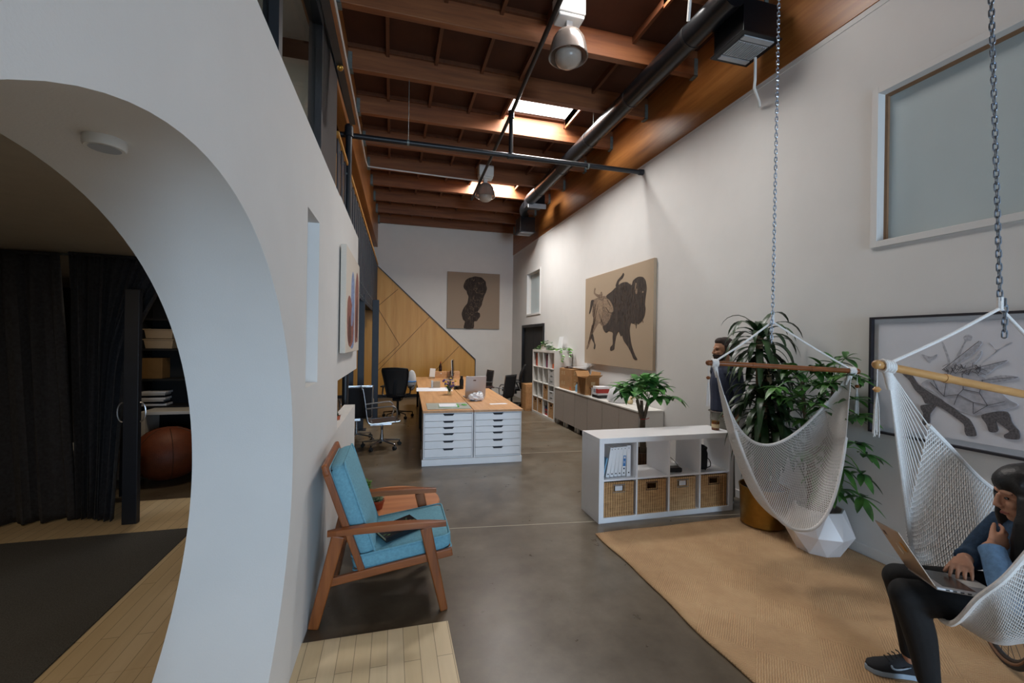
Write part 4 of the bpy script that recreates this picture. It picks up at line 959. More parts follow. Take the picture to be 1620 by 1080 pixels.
bookrow(2, 3, [('navyp', .29, 'navy spine book in the third top cell of the tall shelf'), ('red', .28, 'red spine book between navy ones in the third top cell'), ('navyp', .30, 'right navy spine book in the third top cell'), ('paper', .27, 'white spine book in the third top cell'), ('red', .25, 'short red book at the right of the third top cell')], .06, None, 'books in the top cells of the tall shelf')
p = in4(3, 3, .12, .05); t = tag(MB().box(0, .15, 0, .2, 0, .10).build('box', M['orange'], bevel=.004), 'short orange-red box in the top right cell of the tall shelf', 'box'); t.location = p; t.rotation_euler = (0, 0, -PI/2)
for j, z, lab in ((2, 0, 'lower pale grey drawer box in the right cell of the second row'), (2, .112, 'middle pale grey drawer box in the right cell of the second row'), (2, .224, 'top pale grey drawer box in the right cell of the second row'), (1, 0, 'lower grey drawer box in the right cell of the third row'), (1, .112, 'upper grey drawer box in the right cell of the third row')):
    p = in4(3, j, .008, .01, z); t = thing('drawer_box', lab, 'box', p, -PI/2, 'grey drawer boxes in the tall shelf'); MB().box(0, .318, 0, .33, 0, .108).build('body', M['grey_box'], t, bevel=.003); MB().box(.1, .22, -.004, .002, .07, .09).build('pull', M['galv'], t)
for i, j, lab in ((0, 0, 'wicker basket bottom left in the tall shelf'), (1, 0, 'wicker basket second on the bottom row of the tall shelf'), (3, 0, 'wicker basket bottom right in the tall shelf'), (2, 1, 'wicker basket in the third row of the tall shelf')):
    p = in4(i, j, .008, .012, .001); basket(lab, p.x, p.y, p.z, .318, .33, .318, 'wicker', False, 'wicker baskets in the tall shelf', -PI/2)
p = in4(1, 1, .12, .06); t = tag(MB().box(0, .16, 0, .25, 0, .24).build('file_box', M['galv'], bevel=.004), 'blue-grey file box in the third row of the tall shelf', 'box'); t.location = p; t.rotation_euler = (0, 0, -PI/2)
for k, c_ in enumerate(('red', 'dark_wood', 'red', 'navyp')):
    p = in4(2, 0, .03, .05, .046*k); t = tag(MB().box(0, .25, 0, .2, 0, .044).build('book', M[c_], bevel=.003), ['bottom red book of the stack in the lowest row', 'dark brown book second in the stack in the lowest row', 'red book third in the stack in the lowest row', 'navy book on top of the stack in the lowest row'][k], 'book', 'stacked books in the tall shelf'); t.location = p; t.rotation_euler = (0, 0, -PI/2)
p = in4(0, 2, .17, .16); t = thing('potted_ivy', 'small green plant in a white vase in the left cell of the second row', 'plant', p)
MB().lathe((0,0,0), [(.04, 0), (.05, .06), (.035, .12), (.03, .16), (.025, .16), (.0001, .1)], 20).build('pot', M['white_enamel'], t); o = MB()
for k in range(24): a = r_.uniform(0, 6.28); e = r_.uniform(-.2, 1.2); leafblade(o, (0, 0, .16), (math.cos(a)*math.cos(e), math.sin(a)*math.cos(e), math.sin(e)), (0,0,1), r_.uniform(.06, .12), .05, .3)
o.build('foliage', M['leaf4'], t)
p = in4(1, 2, .2, .15); t = tag(MB().lathe((0,0,0), [(.03, 0), (.06, .03), (.055, .035), (.0001, .01)], 20).build('bowl', M['white_enamel']), 'little white bowl in the second row of the tall shelf', 'bowl'); t.location = p
# on top of the tall shelf
t = thing('potted_ivy', 'trailing green ivy in a white box pot on top of the tall shelf', 'plant', (3.42, 9.45, 1.488))
MB().box(-.07, .07, -.18, .18, 0, .13).build('pot', M['white_enamel'], t, bevel=.01); o = MB()
for k in range(210):
    y = r_.uniform(-.62, .46); x = r_.uniform(-.11, .08); z = max(.012, .11*math.exp(-(y/.22)**2)+r_.uniform(0, .09)*math.exp(-(y/.4)**2)); a = r_.uniform(0, 6.28)
    leafblade(o, (x, y, z), (math.cos(a), math.sin(a), r_.uniform(-.1, .5)), (0,0,1), r_.uniform(.05, .08), .055, .12, 4)
o.build('foliage', M['leaf4'], t)
o = MB(); lf = MB()
for pts in ([(-.02, -.45, .02), (-.05, -.80, .03), (-.03, -.97, .01), (-.01, -.985, -.12), (-.02, -.985, -.2)], [(.0, -.45, .02), (.08, -.8, .04), (.13, -.98, .02), (.14, -.99, -.1)], [(.03, -.5, .03), (.15, -.9, .06), (.20, -1.0, .04)]):
    sp = spline(pts, 20); o.loft(sp, .003, 5)
    for k in range(4, 20, 3): a = r_.uniform(0, 6.28); leafblade(lf, sp[k], (math.cos(a)*.6, -1, r_.uniform(-.4, .3)), (0,-1,.4), r_.uniform(.07, .11), .07, .2, 4)
o.build('vine', M['leaf4'], t); lf.build('vine_leaves', M['leaf4'], t)
t = tag(MB().bar((0, 0, .0), (.05, 0, .30), .24, .006, up=(1, 0, 0)).build('white_board', M['paper']), 'blank white card leaning on the wall above the tall shelf', 'board'); t.location = (3.55, 8.98, 1.49); 
# wooden pedestal beyond the tall shelf
t = thing('wooden_pedestal', 'small light wooden cabinet beyond the tall cube shelf', 'cabinet', (3.13, 10.06, 0)); MB().box(0, .40, 0, .42, 0, .64).build('carcass', M['butcher'], t, bevel=.004); MB().box(.01, .19, -.012, 0, .05, .6).build('door', M['butcher'], t, bevel=.002)

# row of low cabinets
ys = [5.30, 5.84, 6.38, 6.93, 7.47, 8.02, 8.50]
clab = ['nearest low taupe cabinet of the row, its white end panel facing us', 'second nearest low taupe cabinet of the row', 'third low taupe cabinet, under the white plastic bag', 'fourth low taupe cabinet, under the open cardboard box', 'fifth low taupe cabinet, under the big printed carton', 'farthest low taupe cabinet, against the tall cube shelf']
for k in range(6):
    a, b_ = ys[k]+.002, ys[k+1]-.002; t = thing('low_cabinet', clab[k], 'cabinet', (3.29, a, 0), 0, 'low cabinets along the right wall')
    w = b_-a; MB().box(0, .375, 0, w, .10, .72).build('carcass', M['white_cab'], t, bevel=.002)
    MB().box(-.018, 0, .003, w-.003, .105, .719).build('door', M['taupe'], t, bevel=.0015)
    for yy2 in (.03, w-.07): MB().box(.02, .06, yy2, yy2+.04, 0, .10).build('leg', M['white_enamel'], t)
tag(MB().box(3.266, 3.668, 5.295, 8.51, .7205, .742).build('cabinet_top', M['white_cab'], bevel=.002), 'continuous white top board over the low cabinets', 'top board')
CT = .7425
def carton(label, x, y, z, lx_, ly, h, open_=False, group='cartons on the low cabinets'):
    t = thing('cardboard_box', label, 'box', (x, y, z), 0, group)
    o = MB(); b = .006; o.box(-lx_/2, lx_/2, -ly/2, -ly/2+b, 0, h); o.box(-lx_/2, lx_/2, ly/2-b, ly/2, 0, h); o.box(-lx_/2, -lx_/2+b, -ly/2+b, ly/2-b, 0, h); o.box(lx_/2-b, lx_/2, -ly/2+b, ly/2-b, 0, h); o.box(-lx_/2+b, lx_/2-b, -ly/2+b, ly/2-b, 0, b)
    if not open_: o.box(-lx_/2, lx_/2, -ly/2, ly/2, h, h+b)
    o.build('walls', M['cardboard'], t)
    if open_:
        for p, q, up in (((0, -ly/2, h), (0, -ly/2-.13, h+.06), (0,0,1)), ((0, ly/2, h), (0, ly/2+.1, h+.10), (0,0,1))): MB().bar(p, q, lx_, .005, up=up).build('flap', M['cardboard'], t)
        MB().bar((-lx_/2, 0, h), (-lx_/2-.12, 0, h+.03), ly, .005, up=(0,0,1)).build('flap', M['cardboard'], t); MB().bar((lx_/2, 0, h), (lx_/2+.03, 0, h+.1), ly, .005, up=(1,0,0)).build('flap', M['cardboard'], t)
    return t
t = carton('large sealed carton with pale print on the low cabinets', 3.475, 8.06, CT, .30, .62, .40)
o = MB()
for z in (.30, .08):
    for x in (-.10, -.02):
        o.box(x, x+.008, -.3115, -.31, z, z+.07); o.box(x, x+.035, -.3115, -.31, z, z+.008); o.box(x, x+.035, -.3115, -.31, z+.062, z+.07); o.box(x+.027, x+.035, -.3115, -.31, z, z+.04)
o.box(-.10, -.06, -.3115, -.31, .20, .206)
for z in (.28, .08):
    for y in (.16, .05): o.box(-.1515, -.15, y-.02, y-.01, z, z+.07); o.box(-.1515, -.15, y+.02, y+.03, z, z+.07); o.box(-.1515, -.15, y-.02, y+.03, z+.06, z+.07)
o.build('carton_print', M['cream'], t)
MB().box(-.1515, -.15, -.28, -.23, .02, .07).build('orange_label', M['orange'], t)
t = carton('open cardboard carton with flaps out on the low cabinets', 3.43, 7.24, CT, .26, .36, .30, True)
o = MB(); o.loft(spline([(-.06, -.181, .13), (.0, -.181, .105), (.07, -.181, .13)], 12), .005, 6); o.loft([(.075, -.181, .135), (.07, -.181, .118)], .005, 6); o.build('curved_print', M['screen'], t); MB().box(-.03, .05, -.1812, -.18, .17, .23).build('shipping_label', M['cream'], t)
t = thing('papers', 'loose papers and dark folder on top of the printed carton', 'papers', (3.5, 7.95, CT+.407)); MB().bar((-.05, .25, .02), (.1, -.3, .05), .22, .004).build('sheets', M['paper'], t); MB().bar((-.08, .26, .01), (-.08, .1, .03), .12, .03).build('folder', M['dark_wood'], t)
t = thing('soap_bottle', 'pale blue plastic bottle between the two cartons', 'bottle', (3.375, 7.60, CT)); MB().lathe((0,0,0), [(.03, 0), (.033, .01), (.033, .11), (.015, .135), (.012, .15), (.0001, .15)], 20).build('body', M['paleblue'], t); MB().lathe((0,0,0), [(.014, .15), (.014, .18), (.0001, .18)], 14).build('cap', M['black'], t)
t = thing('carton_small', 'low white carton with dark red band on the low cabinets', 'box', (3.42, 6.72, CT)); MB().box(-.1, .1, -.10, .10, .05, .19).build('box', M['paper'], t, bevel=.003); MB().box(-.103, .103, -.1025, -.02, .085, .155).build('band', M['red'], t); MB().box(-.11, .11, -.12, .11, 0, .05).build('tray', M['screen'], t, bevel=.004)
o = MB()
for k in range(3): o.box(-.1025, -.10, .0+.03*k, .012+.03*k, .09, .15)
o.build('box_print', M['navyp'], t)
t = tag(MB().box(-.09, .09, -.07, .07, 0, .14).build('white_carton', M['paper'], bevel=.003), 'small plain white carton beside the open cardboard carton', 'box'); t.location = (3.48, 6.96, CT)
t = thing('plastic_bag', 'shiny white plastic bag of goods on the low cabinets', 'bag', (3.45, 6.20, CT)); o = MB(Matrix.Scale(1.15, 4))
prof = [(.12, 0), (.135, .02), (.125, .10), (.10, .17), (.06, .21), (.0001, .215)]; o.lathe((0,0,0), prof, 28, sx=1, sy=1.25); r2 = random.Random(9); o.v = [(x+r2.uniform(-.01,.01), y+r2.uniform(-.012,.012), max(.0, z+r2.uniform(-.008,.01))) for x, y, z in o.v]; o.build('bag', M['plasticbag'], t); MB().box(-.06, .0, -.06, .05, .243, .252).build('pink_print', M['nail'], t)
t = thing('small_sculpture', 'little beige twisted ornament beside the white plastic bag', 'ornament', (3.52, 5.93, CT)); MB().loft(spline([(0, .05, .02), (0, -.02, .03), (.01, .0, .09), (0, -.09, .11)], 16), [.03]*4+[.026]*4+[.022]*4+[.016]*4, 10).build('body', M['cream'], t)
t = tag(MB().box(-.06, .06, -.004, 0, -.06, .06).build('wall_socket', M['white_enamel'], bevel=.002), 'white wall socket low on the far wall', 'socket'); t.location = (3.32, BY, .51)
# ------------------------------------------------------------------ pictures
def smooth_poly(P, k=4):
    out = []; n = len(P)
    for i in range(n):
        p0, p1, p2, p3 = P[i-1], P[i], P[(i+1) % n], P[(i+2) % n]
        for q in range(k):
            s_ = q/k; out.append(tuple(.5*(2*p1[a]+(p2[a]-p0[a])*s_*.8+(2*p0[a]-5*p1[a]+4*p2[a]-p3[a])*s_*s_*.8+(-p0[a]+3*p1[a]-3*p2[a]+p3[a])*s_**3*.8 + 2*.2*(p2[a]-p1[a])*s_) for a in (0, 1)))
    return out
def art_right(t, x, polys):
    # flat drawn shapes on a canvas facing -x; polygons are (y, z) in world metres
    for i, (name, mt, poly) in enumerate(polys):
        poly = smooth_poly(poly)
        d = .0006*(i+1); MB().prism(poly, 0, x-d, x).build(name, M[mt], t, world=True)
t = thing('bison_painting', 'large linen canvas with a striding shaggy bison on the right wall', 'painting', (3.67, 6.7, 1.27))
MB().box(3.625, RX-.003, 5.525, 7.83, 1.275, 2.908).build('canvas', M['canvas'], t, world=True, bevel=.004)
body=[(6.777,2.551),(6.62,2.61),(6.462,2.653),(6.36,2.66),(6.258,2.646),(6.132,2.584),(6.082,2.651),(5.948,2.688),(5.818,2.67),(5.738,2.606),(5.704,2.489),(5.731,2.353),(5.744,2.25),(5.727,2.179),(5.755,2.076),(5.817,2.009),(5.929,1.96),(5.955,1.99),(5.977,1.896),(6.0,1.985),(6.06,1.975),(6.133,1.985),(6.165,1.875),(6.133,1.727),(6.088,1.617),(5.999,1.492),(5.931,1.422),(6.032,1.427),(6.102,1.507),(6.211,1.615),(6.341,1.708),(6.40,1.80),(6.438,1.78),(6.516,1.863),(6.592,1.786),(6.629,1.688),(6.647,1.608),(6.665,1.559),(6.788,1.536),(6.79,1.596),(6.709,1.647),(6.712,1.767),(6.715,1.847),(6.861,1.879),(6.93,1.85),(7.013,1.872),(7.082,1.957),(6.908,2.013),(6.765,2.169),(6.792,2.351),(6.966,2.489)]
hind=[(7.474,2.472),(7.236,2.498),(6.957,2.492),(6.783,2.351),(6.757,2.168),(6.899,2.009),(7.073,1.952),(7.221,2.025),(7.383,1.922),(7.526,1.771),(7.621,1.616),(7.722,1.536),(7.75,1.58),(7.675,1.682),(7.579,1.86),(7.533,1.992),(7.437,2.098),(7.514,2.189),(7.509,2.321),(7.472,2.406)]
hind2=[(7.478,1.837),(7.4,1.684),(7.359,1.619),(7.386,1.549),(7.435,1.564),(7.423,1.651),(7.56,1.767)]
tail=[(7.464,2.471),(7.574,2.463),(7.61,2.35),(7.657,2.22),(7.606,2.228),(7.529,2.322),(7.472,2.417)]
bird=[(6.637,2.625),(6.58,2.716),(6.447,2.776),(6.391,2.816),(6.364,2.783),(6.408,2.732),(6.521,2.689),(6.557,2.606)]
twig=[(7.432,2.686),(7.393,2.671),(7.405,2.596),(7.238,2.547),(7.147,2.591),(7.108,2.498),(7.283,2.502),(7.454,2.59)]
flank=[(7.075,2.437),(6.878,2.43),(6.728,2.306),(6.705,2.205),(6.85,2.194),(7.003,2.265)]
thigh=[(7.30,2.44),(7.16,2.43),(7.08,2.30),(7.12,2.12),(7.2,2.03),(7.33,2.1),(7.38,2.25)]
art_right(t, 3.625, [('drawn_hindquarters', 'ink_mid', hind), ('drawn_leg', 'ink', hind2), ('drawn_tail', 'ink', tail), ('drawn_bird', 'ink', bird), ('drawn_twig', 'ink_mid', twig), ('drawn_forequarters', 'ink', body), ('drawn_flank', 'ink_tan', flank), ('drawn_thigh', 'ink_tan', thigh)])
o = MB(); r_ = random.Random(8)
cx = [(7.46,2.40,7.44,2.1),(7.38,2.38,7.5,1.9),(7.28,2.36,7.5,1.86),(7.5,2.0,7.66,1.66),(7.45,1.98,7.6,1.7),(7.22,2.2,7.1,2.02),(7.15,2.1,7.05,1.98),(6.92,2.42,6.80,2.3),(6.98,2.3,6.85,2.2)]
for y0, z0, y1, z1 in cx: o.bar((3.6205, y0, z0), (3.6205, y1, z1), .004, .014, up=(0, z0-z1, y1-y0))
for k in range(150):
    y, z = r_.uniform(5.74, 6.7), r_.uniform(2.02, 2.62)
    if 6.1 < y < 6.72 or z < 2.55: a = r_.uniform(-.6, .6)-1.57; L = r_.uniform(.03, .09); o.bar((3.620, y, z), (3.620, y+L*math.cos(a), z+L*math.sin(a)), .003, r_.uniform(.004, .010), up=(0, 1, 0))
o.build('ink_lines', mat('ink_strokes', '4a3b30', .9, var=.3), t, world=True)
o = MB(); o.ball((3.6203, 5.80, 2.44), (.002, .022, .016), 10, 6); o.ball((3.6203, 5.98, 2.47), (.002, .03, .045), 10, 6); o.bar((3.6203, 6.02, 2.50), (3.6203, 5.99, 2.60), .003, .028, up=(0, 1, .2)); o.build('drawn_eye', M['ink_tan'], t, world=True)

t = thing('torso_painting', 'square taupe canvas with a dark muscled torso shape on the far wall', 'painting', (2.4, 13.33, 2.04))
MB().box(1.60, 3.24, 13.32, BY-.002, 2.045, 3.772).build('canvas', mat('brown_canvas', 'a08b76', .9, var=.05, scale=100, bump=.3, bscale=300), t, world=True, bevel=.004)
head=[(2.095,3.373),(2.158,3.527),(2.25,3.60),(2.353,3.636),(2.45,3.665),(2.551,3.656),(2.65,3.64),(2.729,3.578),(2.79,3.51),(2.798,3.428),(2.83,3.31),(2.802,3.188),(2.75,3.08),(2.716,2.966),(2.69,2.88),(2.674,2.79),(2.60,2.66),(2.545,2.568),(2.613,2.53),(2.625,2.43),(2.57,2.351),(2.52,2.28),(2.439,2.261),(2.42,2.056),(2.123,2.05),(2.155,2.253),(2.10,2.31),(2.075,2.38),(2.05,2.49),(2.072,2.596),(2.13,2.71),(2.212,2.816),(2.24,2.93),(2.253,3.034),(2.21,3.12),(2.185,3.204),(2.11,3.28)]
MB().prism(smooth_poly(head, 3), 1, 13.3190, 13.32).build('drawn_torso', M['ink'], t, world=True)
o = MB()
for k in range(120):
    x, z = r_.uniform(2.16, 2.74), r_.uniform(2.3, 3.55)
    if 2.1+.25*max(0, min(1, (z-2.5)/.4)) < x < 2.35+.4*max(0, min(1, (z-2.3)/.8)): a = r_.uniform(0, 6.28); L = r_.uniform(.03, .1); o.bar((x, 13.3186, z), (x+L*math.cos(a), 13.3186, z+L*math.sin(a)), .003, r_.uniform(.004, .012), up=(0, 0, 1.001))
o.build('ink_lines', M['ink_mid'], t, world=True)

t = thing('tortoise_print', 'wide framed print of a tortoise carrying plants on its shell, right wall', 'picture', (3.65, 1.9, 1.0))
o = MB(); y0, y1, z0, z1 = 1.02, 2.566, 1.006, 1.90; fx = 3.618
for a, b_, c_, d in ((y0, y1, z0, z0+.016), (y0, y1, z1-.016, z1), (y0, y0+.016, z0+.016, z1-.016), (y1-.016, y1, z0+.016, z1-.016)): o.box(fx, RX-.003, a, b_, c_, d)
o.build('frame', M['frame'], t, world=True); MB().box(3.652, RX-.004, y0+.016, y1-.016, z0+.016, z1-.016).build('mount', M['mount'], t, world=True)
MB().box(3.640, 3.652, y0+.06, y1-.055, z0+.055, z1-.05).build('sheet', M['paper_blue'], t, world=True)
tp = dict(
 shell=[(2.224,1.41),(2.147,1.466),(2.067,1.497),(1.974,1.515),(1.885,1.488),(1.809,1.407),(1.761,1.359),(1.722,1.333),(1.76,1.306),(1.832,1.273),(1.926,1.235),(2.008,1.256),(2.085,1.304),(2.145,1.357)],
 neck=[(2.342,1.476),(2.285,1.474),(2.24,1.408),(2.166,1.354),(2.085,1.304),(2.007,1.245),(1.952,1.208),(1.925,1.156),(1.915,1.107),(1.96,1.097),(1.974,1.123),(1.979,1.168),(2.026,1.207),(2.094,1.255),(2.165,1.281),(2.196,1.277),(2.218,1.323),(2.262,1.368),(2.296,1.429)],
 leg=[(2.217,1.261),(2.134,1.273),(2.164,1.207),(2.168,1.133),(2.21,1.125),(2.206,1.201),(2.222,1.235)],
 legs=[(1.891,1.241),(1.832,1.273),(1.768,1.283),(1.747,1.222),(1.716,1.175),(1.716,1.128),(1.774,1.121),(1.782,1.141),(1.759,1.167),(1.799,1.202),(1.823,1.219),(1.81,1.167),(1.823,1.148),(1.852,1.148),(1.865,1.19)],
 l1=[(2.097,1.519),(2.068,1.532),(2.012,1.606),(1.94,1.677),(1.905,1.717),(1.896,1.7),(1.939,1.632),(2.011,1.571),(2.058,1.509)],
 l2=[(2.011,1.548),(1.939,1.597),(1.896,1.655),(1.904,1.61),(1.956,1.545)], l3=[(1.992,1.514),(1.869,1.567),(1.771,1.599),(1.819,1.559),(1.885,1.499)], l4=[(1.893,1.465),(1.802,1.506),(1.723,1.501),(1.786,1.469),(1.859,1.451)],
 l5=[(2.087,1.519),(2.073,1.58),(2.107,1.699),(2.095,1.699),(2.062,1.592),(2.06,1.533)], l6=[(2.049,1.545),(2.026,1.617),(1.985,1.71),(1.99,1.74),(1.97,1.76),(1.945,1.75),(1.95,1.72),(1.976,1.711),(2.012,1.606)],
 l7=[(1.895,1.577),(1.828,1.652),(1.862,1.701),(1.854,1.706),(1.824,1.663),(1.76,1.71),(1.758,1.702),(1.804,1.674)], l8=[(2.227,1.622),(2.169,1.606),(2.133,1.625),(2.138,1.601),(2.169,1.581),(2.179,1.562)])
nm = dict(shell=('drawn_shell', 'pencil_s'), neck=('drawn_head_and_foreleg', 'pencil'), leg=('drawn_leg', 'pencil'), legs=('drawn_hind_legs', 'pencil'))
for q in ('l5', 'l6', 'l7', 'l8', 'l1', 'l2', 'l3', 'l4'): nm[q] = ('drawn_leaf', 'pencil_l')
art_right(t, 3.640, [(nm[k][0], nm[k][1], tp[k]) for k in ('l5', 'l6', 'l7', 'l8', 'l1', 'l2', 'l3', 'l4', 'shell', 'neck', 'leg', 'legs')])
o = MB(); sg = [(2.167,1.428,2.085,1.34),(2.085,1.34,2.009,1.361),(2.009,1.361,1.982,1.399),(2.009,1.361,2.03,1.29),(1.982,1.399,1.99,1.50),(1.982,1.399,1.90,1.385),(1.90,1.385,1.885,1.47),(1.90,1.385,1.86,1.31),(1.86,1.31,1.93,1.245),(1.86,1.31,1.78,1.345),(2.085,1.34,2.07,1.49),(2.12,1.38,2.15,1.45),(1.93,1.32,1.93,1.25),(1.93,1.32,2.009,1.361),(1.93,1.32,1.86,1.31)]
for y0_, z0_, y1_, z1_ in sg: o.bar((3.6310, y0_, z0_), (3.6310, y1_, z1_), .002, .0032, up=(0, z0_-z1_+1e-4, y1_-y0_))
for q in ('l1', 'l3', 'l4'):
    p_ = tp[q]; a, b_ = p_[0], p_[len(p_)//2]; o.bar((3.6310, a[0], a[1]), (3.6310, b_[0], b_[1]), .002, .0028, up=(0, a[1]-b_[1]+1e-4, b_[0]-a[0]))
for k in range(46): y, z = r_.uniform(1.86, 2.1), r_.uniform(1.49, 1.55); a = r_.uniform(.3, 2.6); o.bar((3.6308, y, z), (3.6308, y+.03*math.cos(a), z+.03*math.sin(a)), .002, .0022, up=(0, 1, 0))
o.build('drawn_shell_lines', M['pencil'], t, world=True)
# canvas on the left wall, edge-on
t = thing('left_wall_canvas', 'pale canvas with blue and red-brown painted shapes hung on the left white wall', 'painting', (lx(4.4), 4.4, 1.55))
o = MB(); y0, y1 = 3.82, 4.98; a, b_ = lx(y0), lx(y1); d0, d1 = .012, .056
o.add([(a+d0,y0,1.553),(a+d1,y0,1.553),(b_+d1,y1,1.553),(b_+d0,y1,1.553),(a+d0,y0,2.45),(a+d1,y0,2.45),(b_+d1,y1,2.45),(b_+d0,y1,2.45)], [(0,3,2,1),(4,5,6,7),(0,1,5,4),(1,2,6,5),(2,3,7,6),(3,0,4,7)])
o.build('canvas', M['canvas_pale'], t, world=True, bevel=.003)
def lp(name, mt, poly, d):
    poly = smooth_poly(poly); n_ = len(poly); vs = [(lx(y)+.056, y, z) for y, z in poly]+[(lx(y)+.056+d, y, z) for y, z in poly]
    MB().add(vs, [tuple(range(n_)), tuple(range(n_, 2*n_))]+[(i, (i+1) % n_, n_+(i+1) % n_, n_+i) for i in range(n_)]).build(name, M[mt], t, world=True)
lp('painted_wing', 'p_blue', [(4.18,1.62),(4.20,2.066),(4.22,2.213),(4.33,2.30),(4.46,2.237),(4.49,2.095),(4.5,1.75),(4.45,1.60)], .0008)
lp('painted_wing', 'p_red', [(4.58,1.66),(4.56,2.05),(4.577,2.20),(4.70,2.345),(4.86,2.28),(4.90,2.05),(4.86,1.67),(4.72,1.645)], .0010)
lp('painted_body', 'p_red', [(3.95,1.70),(3.92,1.83),(3.93,1.98),(4.04,2.05),(4.18,2.03),(4.30,1.96),(4.42,1.90),(4.44,1.74),(4.38,1.645),(4.2,1.60),(4.05,1.62)], .0012)
lp('painted_mark', 'p_dark', [(4.02,1.66),(4.0,1.80),(4.1,1.88),(4.2,1.78),(4.24,1.66),(4.13,1.63)], .0016)
lp('painted_mark', 'p_dark', [(4.66,1.7),(4.64,1.9),(4.74,2.1),(4.82,1.9),(4.80,1.7)], .0016)
lp('painted_highlight', 'p_blue', [(4.22,1.80),(4.24,1.93),(4.32,2.0),(4.38,1.9),(4.33,1.8)], .0018)

# ------------------------------------------------------------------ rug, planters and tall plants
o = MB(); pts = [(1.732, -1.0)]; 
rg = MB(); r_ = random.Random(12); nx, ny = 40, 90
rows = []
for i in range(nx+1):
    x = 1.735 + (3.655-1.735)*i/nx; row = []
    for j in range(ny+1):
        y = -1.0 + (3.46+1.0)*j/ny; dx = .008*math.sin(y*5.1)+.005*math.sin(y*11) if i in (0, 1) else 0
        dy = .006*math.sin(x*7) if j == ny else 0
        edge = min(i, nx-i, j, ny-j)
        if i == nx: dx = .006*math.sin(y*6.3)-.01
        row.append((x+dx, y+dy, .009 + .0012*math.sin(x*9)*math.sin(y*7)))
    rows.append(row)
rg.strip(rows)
tag(rg.build('rug', M['jute'], solid=.012), 'large tan jute rug on the concrete under the hammock chairs', 'rug')
# faceted planter with pachira
fp = thing('pachira_plant', 'leafy green pachira in a white faceted planter below the right wall', 'plant', (3.385, 2.775, .016))
def faceted(t, rs, n=9):
    vs = []; fs = []
    for k, (r, z, off) in enumerate(rs):
        for j in range(n): a = 2*PI*(j+off)/n; vs.append((r*math.cos(a), r*math.sin(a), z))
    for k in range(len(rs)-1):
        for j in range(n):
            a, b_, c_, d = k*n+j, k*n+(j+1) % n, (k+1)*n+j, (k+1)*n+(j+1) % n
            if rs[k+1][2] > rs[k][2]: fs += [(a, b_, c_), (b_, d, c_)]
            elif rs[k+1][2] < rs[k][2]: fs += [(a, b_, d), (a, d, c_)]
            else: fs += [(a, b_, d, c_)]
    fs.append(tuple(range(n-1, -1, -1))); return MB().add(vs, fs)
pl = faceted(fp, [(.165, 0, 0), (.245, .16, .5), (.175, .345, 1.0), (.160, .345, 1.0), (.165, .26, 1.0)]); pl.build('planter', M['ceramic'], fp, fix=True, bevel=.002, seg=1)
MB().lathe((0,0,0), [(.172, .265), (.08, .275), (.0001, .275)], 20).build('soil', M['soil'], fp)
o = MB(); o.loft(spline([(-.02, .02, .26), (-.03, .03, .5), (-.05, .05, .85)], 10), [.055, .05, .046, .042, .038, .035, .032, .03, .028, .026], 12); o.loft(spline([(.02, -.02, .26), (.02, -.04, .6), (.04, -.06, .95)], 10), [.05, .046, .042, .038, .034, .03, .028, .026, .024, .022], 12); 
o.loft(spline([(-.04, .04, .8), (-.10, .05, 1.1), (-.14, .04, 1.36)], 8), .014, 8); o.loft(spline([(.03, -.05, .9), (.02, -.08, 1.15), (.0, -.12, 1.4)], 8), .014, 8); o.loft(spline([(-.04, .04, .7), (-.02, -.10, .95), (.0, -.2, 1.1)], 8), .012, 8)
o.build('trunk', M['bark'], fp)
o = MB(); st_ = MB(); r_ = random.Random(31)
for b_, cnt, rch, zl, zh in (((-.14, .04, 1.34), 10, .20, -.2, 1.2), ((.0, -.12, 1.38), 10, .20, -.25, 1.2), ((-.10, .05, 1.1), 8, .27, -.2, .9), ((.02, -.10, 1.12), 9, .25, -.5, .7), ((-.02, -.16, .85), 9, .24, -.9, .5), ((.0, -.14, .62), 5, .20, -1.0, .1)):
    for k in range(cnt):
        a = 2*PI*(k*.382)+r_.uniform(-.4, .4); e = r_.uniform(zl, zh); tip = Vector(b_)+Vector((math.cos(a)*math.cos(e), math.sin(a)*math.cos(e), math.sin(e)))*rch*r_.uniform(.6, 1.1)
        if tip.x > .17: tip.x = .34-tip.x
        st_.loft(spline([Vector(b_), Vector(b_)*.4+tip*.6+Vector((0,0,.04)), tip], 5), .0035, 5); palmate(o, tip, (tip-Vector(b_)), r_, .165, 6, .062, .35)
o.v = [(min(x, .26), y, z) for x, y, z in o.v]
o.build('foliage', M['leaf'], fp); st_.build('leaf_stalks', M['leaf4'], fp)
# dracaena in a brass pot
dr_ = thing('dracaena_plant', 'tall dark dracaena with drooping strap leaves in a brass pot', 'plant', (3.33, 3.27, .016))
MB().lathe((0,0,0), [(.165, 0), (.185, .02), (.195, .30), (.205, .36), (.195, .36), (.185, .30), (.0001, .30)], 40).build('planter', M['brass'], dr_)
MB().lathe((0,0,0), [(.186, .31), (.0001, .325)], 20).build('soil', M['soil'], dr_)
o = MB(); heads = [((-.05, .02, 1.76), .92), ((.04, .05, 1.38), .85), ((-.06, -.05, 1.16), 1.0), ((.04, -.07, .95), .95)]
for (h, s_), (bx, by) in zip(heads, ((-.02, .05), (.07, .04), (-.08, -.04), (.05, -.08))): o.loft(spline([(bx, by, .30), ((bx+h[0])/2+.01, (by+h[1])/2, (h[2]+.3)/2), h], 10), .032, 10)
o.build('trunk', M['cane'], dr_)
o = MB(); r_ = random.Random(17)
